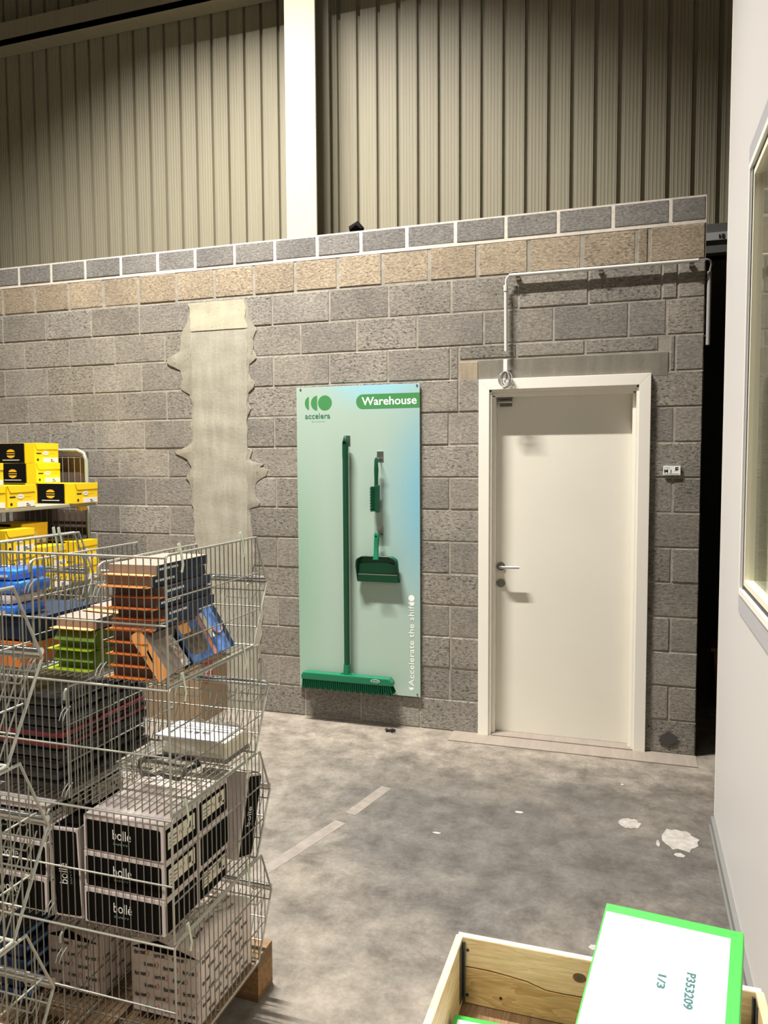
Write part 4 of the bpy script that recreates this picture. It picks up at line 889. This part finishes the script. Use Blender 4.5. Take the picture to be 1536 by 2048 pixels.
# two leaning picture cartons against the right side
def lean(y, label, kind, wd, ht, x, nm):
    t = thing(nm, label, 'box', (x, y, z1 + 0.018), (0.05 if kind == 1 else 0.0, -0.60 if kind == 1 else -0.54, 0.04 if kind == 1 else 0), group=None)
    # local: y along face, z up, thickness along -x
    B().box(-0.035, 0, 0, wd, 0, ht, 'taupe' if kind == 1 else 'navy').build('carton', t, bevel=0.002)
    def pr(a, b, c, d, m, nme, off=0.001, r=0.0):
        q = B()
        if r: q.prism(rrect(a, b, c, d, r), 0.0, off, m, A=(0, 1, 0), B=(0, 0, 1), N=(1, 0, 0))
        else: q.box(0, off, a, b, c, d, m)
        return q.build(nme, t)
    if kind == 1:
        B().box(-0.036, 0.0005, -0.0012, 0, 0, ht, 'orange_l').build('orange_end', t); pr(wd - 0.034, wd, 0, ht, 'silverp', 'mottled_band')
        B().prism([(-0.022, 0.045), (-0.016, 0.05), (-0.012, 0.085), (-0.018, 0.08)], 0.0012, 0.0018, 'blackc').build('hanging_slot', t)
        q = B()
        for i in range(10): q.box(0.001, 0.0016, wd - 0.032, wd - 0.020, 0.012 + 0.0105 * i, 0.020 + 0.0105 * i, 'redp' if i % 4 else 'logo_w')
        q.build('side_lettering', t)
    else:
        pr(0.004, 0.20, 0.0, ht - 0.002, 'jean', 'photo_print'); pr(0.015, 0.10, 0.02, ht * 0.65, 'brownp', 'dark_photo', 0.0014, 0.02)
        pr(0.014, 0.062, ht * 0.62, ht * 0.95, 'orange_l', 'orange_badge', 0.002, 0.008); pr(0.108, 0.124, 0.0, ht, 'redp', 'pink_band', 0.0018); pr(0.130, 0.150, ht * 0.35, ht * 0.92, 'lab_c', 'cream_label', 0.002)
        q = B().tube([(0.002, 0.180 + 0.024 * math.cos(a), ht * 0.55 + 0.022 * math.sin(a)) for a in [PI + PI * i / 14 for i in range(15)]], 0.003, 'redp', 5); q.build('pink_curve', t)
    return t
lean(1.618, 'taupe picture carton with orange edge leaning against basket side', 1, 0.105, 0.138, -1.092, 'picture_carton')
lean(1.728, 'blue jeans picture carton with orange badge leaning against the basket side', 2, 0.225, 0.134, -1.094, 'picture_carton')
# middle compartment: lime cartons
for k in range(2):
    t = flapbox(0.125, 0.16, 0.052, 'olive', None, None, '%s olive green carton with open lip in the middle compartment' % ['lower', 'upper'][k], (-1.468 + 0.005 * k, 1.66, z1 + 0.055 * k), 0.0, group='olive green cartons', name='green_carton')
    B().prism([(-0.015, 0), (0.12, 0), (0.128, 0.002), (-0.01, 0.002)], -0.01, 0.035, 'olive_l', O=(0, 0, 0.002)).build('front_lip', t)
    B().add([(0, 0, 0.052), (0.125, 0, 0.052), (0.132, -0.026, 0.026), (0.004, -0.026, 0.026)], [(0, 1, 2, 3)], 'olive').build('open_lid', t)
flapbox(0.128, 0.19, 0.028, 'taupe', None, 'orange_l', 'grey taupe carton lying on the olive green cartons', (-1.466, 1.655, z1 + 0.110), 0.0, group=None)
flapbox(0.12, 0.18, 0.012, 'taupe', 'bluel', 'orange_l', 'grey taupe carton lying behind and above the olive cartons', (-1.442, 1.76, z1 + 0.139), -0.12, group=None, lettering=False)
# left compartment
for k, (m_, zz, hh) in enumerate((('blue', 0.126, 0.030), ('whitef', 0.157, 0.026), ('blue', 0.184, 0.036), ('blue', 0.221, 0.030))):
    t = thing('film_wrapped_pack', '%s %s film wrapped pack of the pile in the left compartment' % (['lowest', 'second lowest', 'second highest', 'topmost'][k], 'white' if m_ == 'whitef' else 'blue'), 'pack', (-1.728, 1.64 + 0.01 * k, z1 + zz), (0.0, -0.03, 0), group='film wrapped packs')
    B().box(0, 0.14 - 0.02 * (k % 2), 0, 0.12, 0, hh, m_).build('pack_body', t, bevel=0.013, smooth=True)
    B().box(0.02, 0.11 - 0.02 * (k % 2), -0.0012, 0.0, hh * 0.35, hh * 0.55, 'whitef' if m_ == 'blue' else 'blue').build('printed_band', t)
t = thing('navy_carton', 'navy carton under the film wrapped packs in the left compartment', 'box', (-1.725, 1.66, z1 + 0.064)); B().box(0, 0.18, 0, 0.26, 0, 0.062, 'navy').build('carton', t, bevel=0.002); B().box(0.02, 0.16, -0.001, 0, 0.045, 0.052, 'navy2').build('front_print', t)
t = thing('orange_carton', 'orange carton on the floor of the top basket at far left', 'box', (-1.728, 1.618, z1)); B().box(0, 0.175, 0, 0.15, 0, 0.058, 'orange').build('carton', t, bevel=0.002); B().box(0.10, 0.125, -0.001, 0, 0.040, 0.045, 'bink').build('slot', t)
t = thing('pale_blue_carton', 'pale blue carton behind the orange carton in the top basket', 'box', (-1.725, 1.79, z1)); B().box(0, 0.205, 0, 0.22, 0, 0.060, 'navy').build('carton', t, bevel=0.002); B().box(-0.002, 0.207, -0.002, 0.222, 0.045, 0.063, 'bluel').build('lid', t, bevel=0.002)
# ================================================================ ROLL CONTAINER WITH SHOE BOXES
rc = thing('roll_container', 'tall galvanised roll container with shoe boxes against the block wall', 'trolley', (-3.6, 4.40, 0))
def Lr(p): return (p[0] + 3.6, p[1] - 4.40, p[2])
def side_cage(y):
    b = B(); X0, X1 = -4.30, -3.6; H_ = 1.79
    b.tube([Lr(p) for p in [(X1, y, 0.18), (X1, y, H_ - 0.07), (X1 - 0.02, y, H_ - 0.02), (X1 - 0.07, y, H_), (X0 + 0.07, y, H_), (X0 + 0.02, y, H_ - 0.02), (X0, y, H_ - 0.07), (X0, y, 0.18)]], 0.013, 'cage', 10)
    return b
side_cage(4.40).build('end_frame', rc, smooth=True); side_cage(3.05).build('end_frame', rc, smooth=True)
def grid(fy_, name):
    b = B()
    for i in range(1, 14): x = -3.6 - 0.05 * i; b.tube([Lr((x, fy_, 0.2)), Lr((x, fy_, 1.78))], 0.0028, 'cagew', 5)
    for i in range(9): z = 0.3 + 0.18 * i; b.tube([Lr((-4.3, fy_, z)), Lr((-3.6, fy_, z))], 0.0028, 'cagew', 5)
    return b.build(name, rc)
grid(4.40, 'end_mesh'); grid(3.05, 'end_mesh')
b = B()
for i in range(27): y = 3.08 + 0.05 * i; b.tube([Lr((-4.29, y, 0.2)), Lr((-4.29, y, 1.6))], 0.0028, 'cagew', 5)
for i in range(8): b.tube([Lr((-4.29, 3.05, 0.3 + 0.18 * i)), Lr((-4.29, 4.40, 0.3 + 0.18 * i))], 0.0028, 'cagew', 5)
b.build('rear_mesh', rc)
B().box(*(lambda a, b_: (a[0], b_[0], a[1], b_[1], a[2], b_[2]))(Lr((-4.28, 3.07, 1.412)), Lr((-3.50, 4.38, 1.435))), 'shelf').build('upper_shelf', rc, bevel=0.004)
B().box(*(lambda a, b_: (a[0], b_[0], a[1], b_[1], a[2], b_[2]))(Lr((-4.28, 3.07, 0.90)), Lr((-3.50, 4.38, 0.92))), 'shelf').build('middle_shelf', rc, bevel=0.004)
B().box(*(lambda a, b_: (a[0], b_[0], a[1], b_[1], a[2], b_[2]))(Lr((-4.3, 3.05, 0.14)), Lr((-3.6, 4.40, 0.18))), 'shelf').build('base', rc, bevel=0.004)
for x in (-4.2, -3.7):
    for y in (3.15, 4.3): B().prism(circ(0, 0, 0.06, n=20), -0.018, 0.018, 'blackc', O=Vector(Lr((x, y, 0.06)))).box(*(lambda a, b_: (a[0], b_[0], a[1], b_[1], a[2], b_[2]))(Lr((x - 0.03, y - 0.03, 0.11)), Lr((x + 0.03, y + 0.03, 0.14))), 'cage').build('castor', rc)
tag(B().box(-4.27, -3.62, 4.425, 4.45, 1.20, 1.78, 'taupe_d').box(-4.27, -3.9, 4.42, 4.425, 1.45, 1.55, 'steel').build('dark_panel', bevel=0.006), 'flat dark panel behind the mesh end of the roll container', 'sheet')  # thin dark panel set just behind the end mesh
def make_shoebox():
    L_, W_, H_ = 0.30, 0.222, 0.132
    t = thing('shoe_box', 'x', 'box')
    B().box(-L_, 0, 0, W_, 0, H_, 'yellow').build('body', t, bevel=0.002)
    # black wrap on the long sides with a saw tooth edge
    for yy, nv in ((0, -1), (W_, 1)):
        pts = [(-L_, 0.001), (-L_, H_ - 0.001)]; n = 12
        for i in range(n): z = H_ - 0.001 - (H_ - 0.002) * i / n; pts += [(-0.088, z), (-0.078, z - (H_ - 0.002) / n / 2)]
        pts.append((-0.088, 0.001))
        B().prism(pts, 0.0, 0.001, 'blackc', O=(0, yy, 0), N=(0, nv, 0)).build('black_wrap', t)
    q = B().prism([(-0.195 + 0.034 * math.cos(a), 0.072 + 0.020 * math.sin(a)) for a in [0.12 + (PI - 0.24) * i / 16 for i in range(17)]], 0.001, 0.0016, 'orange_y')
    q.prism([(-0.195 + 0.034 * math.cos(a), 0.054 - 0.020 * math.sin(a)) for a in [0.12 + (PI - 0.24) * i / 16 for i in range(17)]], 0.001, 0.0016, 'orange_y').box(-0.23, -0.16, -0.0016, -0.001, 0.0605, 0.0655, 'orange_y').build('emblem', t)
    B().box(-0.265, -0.125, -0.0016, -0.001, 0.018, 0.023, 'lab_c').build('tagline', t)
    e = B().prism([(0.0, H_ + 0.0015), (W_, H_ + 0.0015), (W_ - 0.002, H_ * 0.70), (0.03, H_ * 0.68), (0.018, H_ * 0.72)], 0, 0.003, 'yellow', A=(0, 1, 0), B=(0, 0, 1), N=(1, 0, 0)); e.build('lid_flap', t, bevel=0.001)
    B().box(0, 0.0008, W_ * 0.34, W_ * 0.97, 0.004, 0.036, 'label').box(0.0009, 0.0012, W_ * 0.66, W_ * 0.74, 0.018, 0.024, 'bink').box(0.0009, 0.0012, W_ * 0.66, W_ * 0.80, 0.008, 0.013, 'bink').build('end_label', t)
    B().box(0, 0.0008, W_ * 0.08, W_ * 0.28, 0.060, 0.068, 'bink').box(0, 0.0007, W_ * 0.35, W_ * 0.85, 0.063, 0.065, 'orange_y').prism(circ(W_ * 0.13, 0.022, 0.009, n=14), 0, 0.0008, 'bink', A=(0, 1, 0), B=(0, 0, 1), N=(1, 0, 0)).build('end_print', t)
    B().prism(circ(W_ * 0.46, 0.066, 0.027, 0.014, n=18), 0.0009, 0.0014, 'label', A=(0, 1, 0), B=(0, 0, 1), N=(1, 0, 0)).box(0.0014, 0.0017, W_ * 0.38, W_ * 0.54, 0.066, 0.068, 'bink').build('price_sticker', t)
    return t
s0 = make_shoebox(); zs = 1.436
SB = [((-3.455, 4.105, zs), 0.0, 'rightmost box on the upper shelf, overhanging its end'),
      ((-3.50, 3.585, zs), 0.0, 'left of the rightmost box on the upper shelf'),
      ((-3.50, 3.35, zs), 0.0, 'lower one at the left picture edge, upper shelf'),
      ((-3.765, 4.098, zs), 0.0, 'behind the rightmost shelf box, only its edge showing'),
      ((-3.755, 4.10, zs + 0.1335), 0.0, 'second tier, logo side showing, under the topmost'),
      ((-3.50, 3.34, zs + 0.1335), 0.0, 'upper one at the left picture edge, upper shelf'),
      ((-3.765, 4.10, zs + 0.267), 0.0, 'topmost in the roll container'),
      ((-3.44, 3.50, 1.18), 0.0, 'below the shelf at the left picture edge'),
      ((-3.60, 3.79, 1.19), 0.0, 'set back below the shelf with a raised flap'),
      ((-3.46, 4.10, 1.055), 0.03, 'lower right end, below the overhanging box'),
      ((-3.42, 3.78, 1.055), 0.12, 'turned slightly, right of the boxes at lower left'),
      ((-3.44, 3.50, 1.047), 0.0, 'second from the bottom of the left lower pile'),
      ((-3.44, 3.49, 0.921), 0.0, 'lowest of the left pile seen through the wire basket'),
      ((-3.46, 4.10, 0.921), 0.0, 'lowest of the right pile seen through wire'),
      ((-3.43, 3.78, 0.921), 0.0, 'lowest of the middle pile seen through the wire basket')]
for i, (loc, rz, s) in enumerate(SB):
    o = s0 if i == 0 else dup(s0)
    o.location = loc; o.rotation_euler = (0, 0, rz); o['label'] = 'yellow and black shoe box, ' + s; o['group'] = 'yellow and black shoe boxes'
tag(B().box(-3.52, -3.497, 4.20, 4.27, 1.385, 1.412, 'orange_y').build('shelf_tag', bevel=0.002), 'small orange tag hanging under the upper shelf of the roll container', 'tag')
# ================================================================ PALLET COLLAR WITH GREEN FOLDERS
c0, c1, ca, cb_ = -0.463, 0.338, 0.90, 2.083; th = 0.020; zb, zm, zt = 0.146, 0.243, 0.341
pcx = thing('pallet_collar', 'open pine pallet collar with steel corner hinges holding green folders', 'crate', (c0, cb_, zb))
o1 = Vector((c0, cb_, zb))
def part(mb, name, bev=0.002):
    for i, v in enumerate(mb.v): mb.v[i] = v - o1
    return mb.build(name, pcx, bevel=bev)
# rear boards: wavy split between upper and lower plank
wav = [(c0 + 0.006 + (c1 - c0 - 0.012) * i / 16, zm + 0.010 - 0.024 * (i / 16) * 1.0 + 0.004 * math.sin(i * 0.9) - (0.010 if 4 < i < 12 else 0)) for i in range(17)]
pu = part(B().prism([(c0 + 0.006, zt), (c1 - 0.006, zt)] + [(x, z + 0.002) for x, z in reversed(wav)], 0, th, 'pine', O=(0, cb_, 0)), 'rear_board')
pl = part(B().prism([(c1 - 0.006, zb), (c0 + 0.006, zb)] + [(x, z - 0.002) for x, z in wav], 0, th, 'pine_d', O=(0, cb_, 0)), 'rear_board')
part(B().box(c0 + 0.006, c1 - 0.006, cb_ - th + 0.001, cb_ - 0.001, zt - 0.0005, zt + 0.001, 'pine_end'), 'board_edge', 0)
part(B().prism(circ(-0.118, 0.288, 0.018, 0.013, n=22), 0, 0.0008, 'knot', O=(0, cb_ - th, 0)).prism(circ(-0.118, 0.288, 0.009, 0.006, n=18), 0.0008, 0.001, 'steel_d', O=(0, cb_ - th, 0)), 'knot', 0)
q = B()
for x, z in ((c0 + 0.035, 0.305), (c0 + 0.022, 0.262), (c0 + 0.024, 0.22), (c0 + 0.034, 0.172), (c0 + 0.13, 0.182)): q.prism(circ(x, z, 0.0045, n=12), 0, 0.001, 'nail', O=(0, cb_ - th, 0))
part(q, 'nail', 0)
part(B().box(c0, c0 + th, ca, cb_ - 0.012, zm + 0.002, zt, 'pine_y'), 'side_board'); part(B().box(c0, c0 + th, ca, cb_ - 0.012, zb, zm - 0.002, 'pine_y'), 'side_board')
part(B().box(c1 - th, c1, ca, cb_ - 0.012, zm + 0.002, zt, 'pine_y'), 'side_board'); part(B().box(c1 - th, c1, ca, cb_ - 0.012, zb, zm - 0.002, 'pine_y'), 'side_board')
part(B().box(c0, c1, ca - th, ca, zm + 0.002, zt, 'pine'), 'front_board'); part(B().box(c0, c1, ca - th, ca, zb, zm - 0.002, 'pine'), 'front_board')
for hx, s in ((c0 + th, 1), (c1 - th, -1)):
    q = B().box(min(hx, hx + s * 0.002), max(hx, hx + s * 0.002), cb_ - 0.06, cb_ - th - 0.006, zb + 0.02, zt - 0.012, 'hinge').tube([(hx + s * 0.006, cb_ - th - 0.007, zb + 0.01), (hx + s * 0.006, cb_ - th - 0.007, zt - 0.008)], 0.004, 'hinge', 8)
    part(q, 'corner_hinge', 0)
# folders
d_ = Vector((0.14917657, 0.95852524, 0.24284917)); w_v = Vector((0.98582851, -0.16323103, 0.03870117)); n_v = w_v.cross(d_)
A0 = Vector((-0.0476, 1.9519, 0.5768)); FW, FL, FT = 0.316, 0.42, 0.045
T = Matrix(((w_v.x, d_.x, n_v.x, A0.x), (w_v.y, d_.y, n_v.y, A0.y), (w_v.z, d_.z, n_v.z, A0.z), (0, 0, 0, 1)))
fo = thing('document_folder', 'bright green folder with white sheet reading P353209 lying on top of the crate', 'folder', group='green document folders')
fo.matrix_world = T
B().box(0, FW, -FL, 0, -FT, 0, 'gcard').build('cover', fo, bevel=0.003)
B().box(0.005, FW - 0.027, -FL + 0.01, -0.028, 0.0, 0.0008, 'paper').build('paper_sheet', fo)
q = B(); text(q, 'P353209', (0.205, -0.152, 0.0014), -Y_, X_, 0.094, 0.020, 'ink', bold=0.032); text(q, '1/3', (0.147, -0.175, 0.0014), -Y_, X_, 0.037, 0.018, 'ink', bold=0.032); q.build('lettering', fo)
for k in range(4):
    t = thing('document_folder', 'green folder in the pile beneath the P353209 folder, %s' % ['lowest', 'second lowest', 'second highest', 'uppermost'][k], 'folder', (0.004 * k, 1.44, 0.146 + 0.078 * k), group='green document folders')
    B().box(0, 0.235, 0, 0.40, 0, 0.074, 'gcard').build('cover', t, bevel=0.003)
    B().box(0.012, 0.223, 0.012, 0.388, 0.074, 0.0746, 'paper').build('paper_sheet', t)
t = thing('document_folder', 'green folder with white sheet lying low in the crate at left', 'folder', (-0.425, 1.50, 0.146), (0, 0, 0.02), group='green document folders')
B().box(0, 0.31, 0, 0.42, 0, 0.07, 'gcard').build('cover', t, bevel=0.003); B().box(0.012, 0.298, 0.01, 0.402, 0.07, 0.0706, 'paper').build('paper_sheet', t)
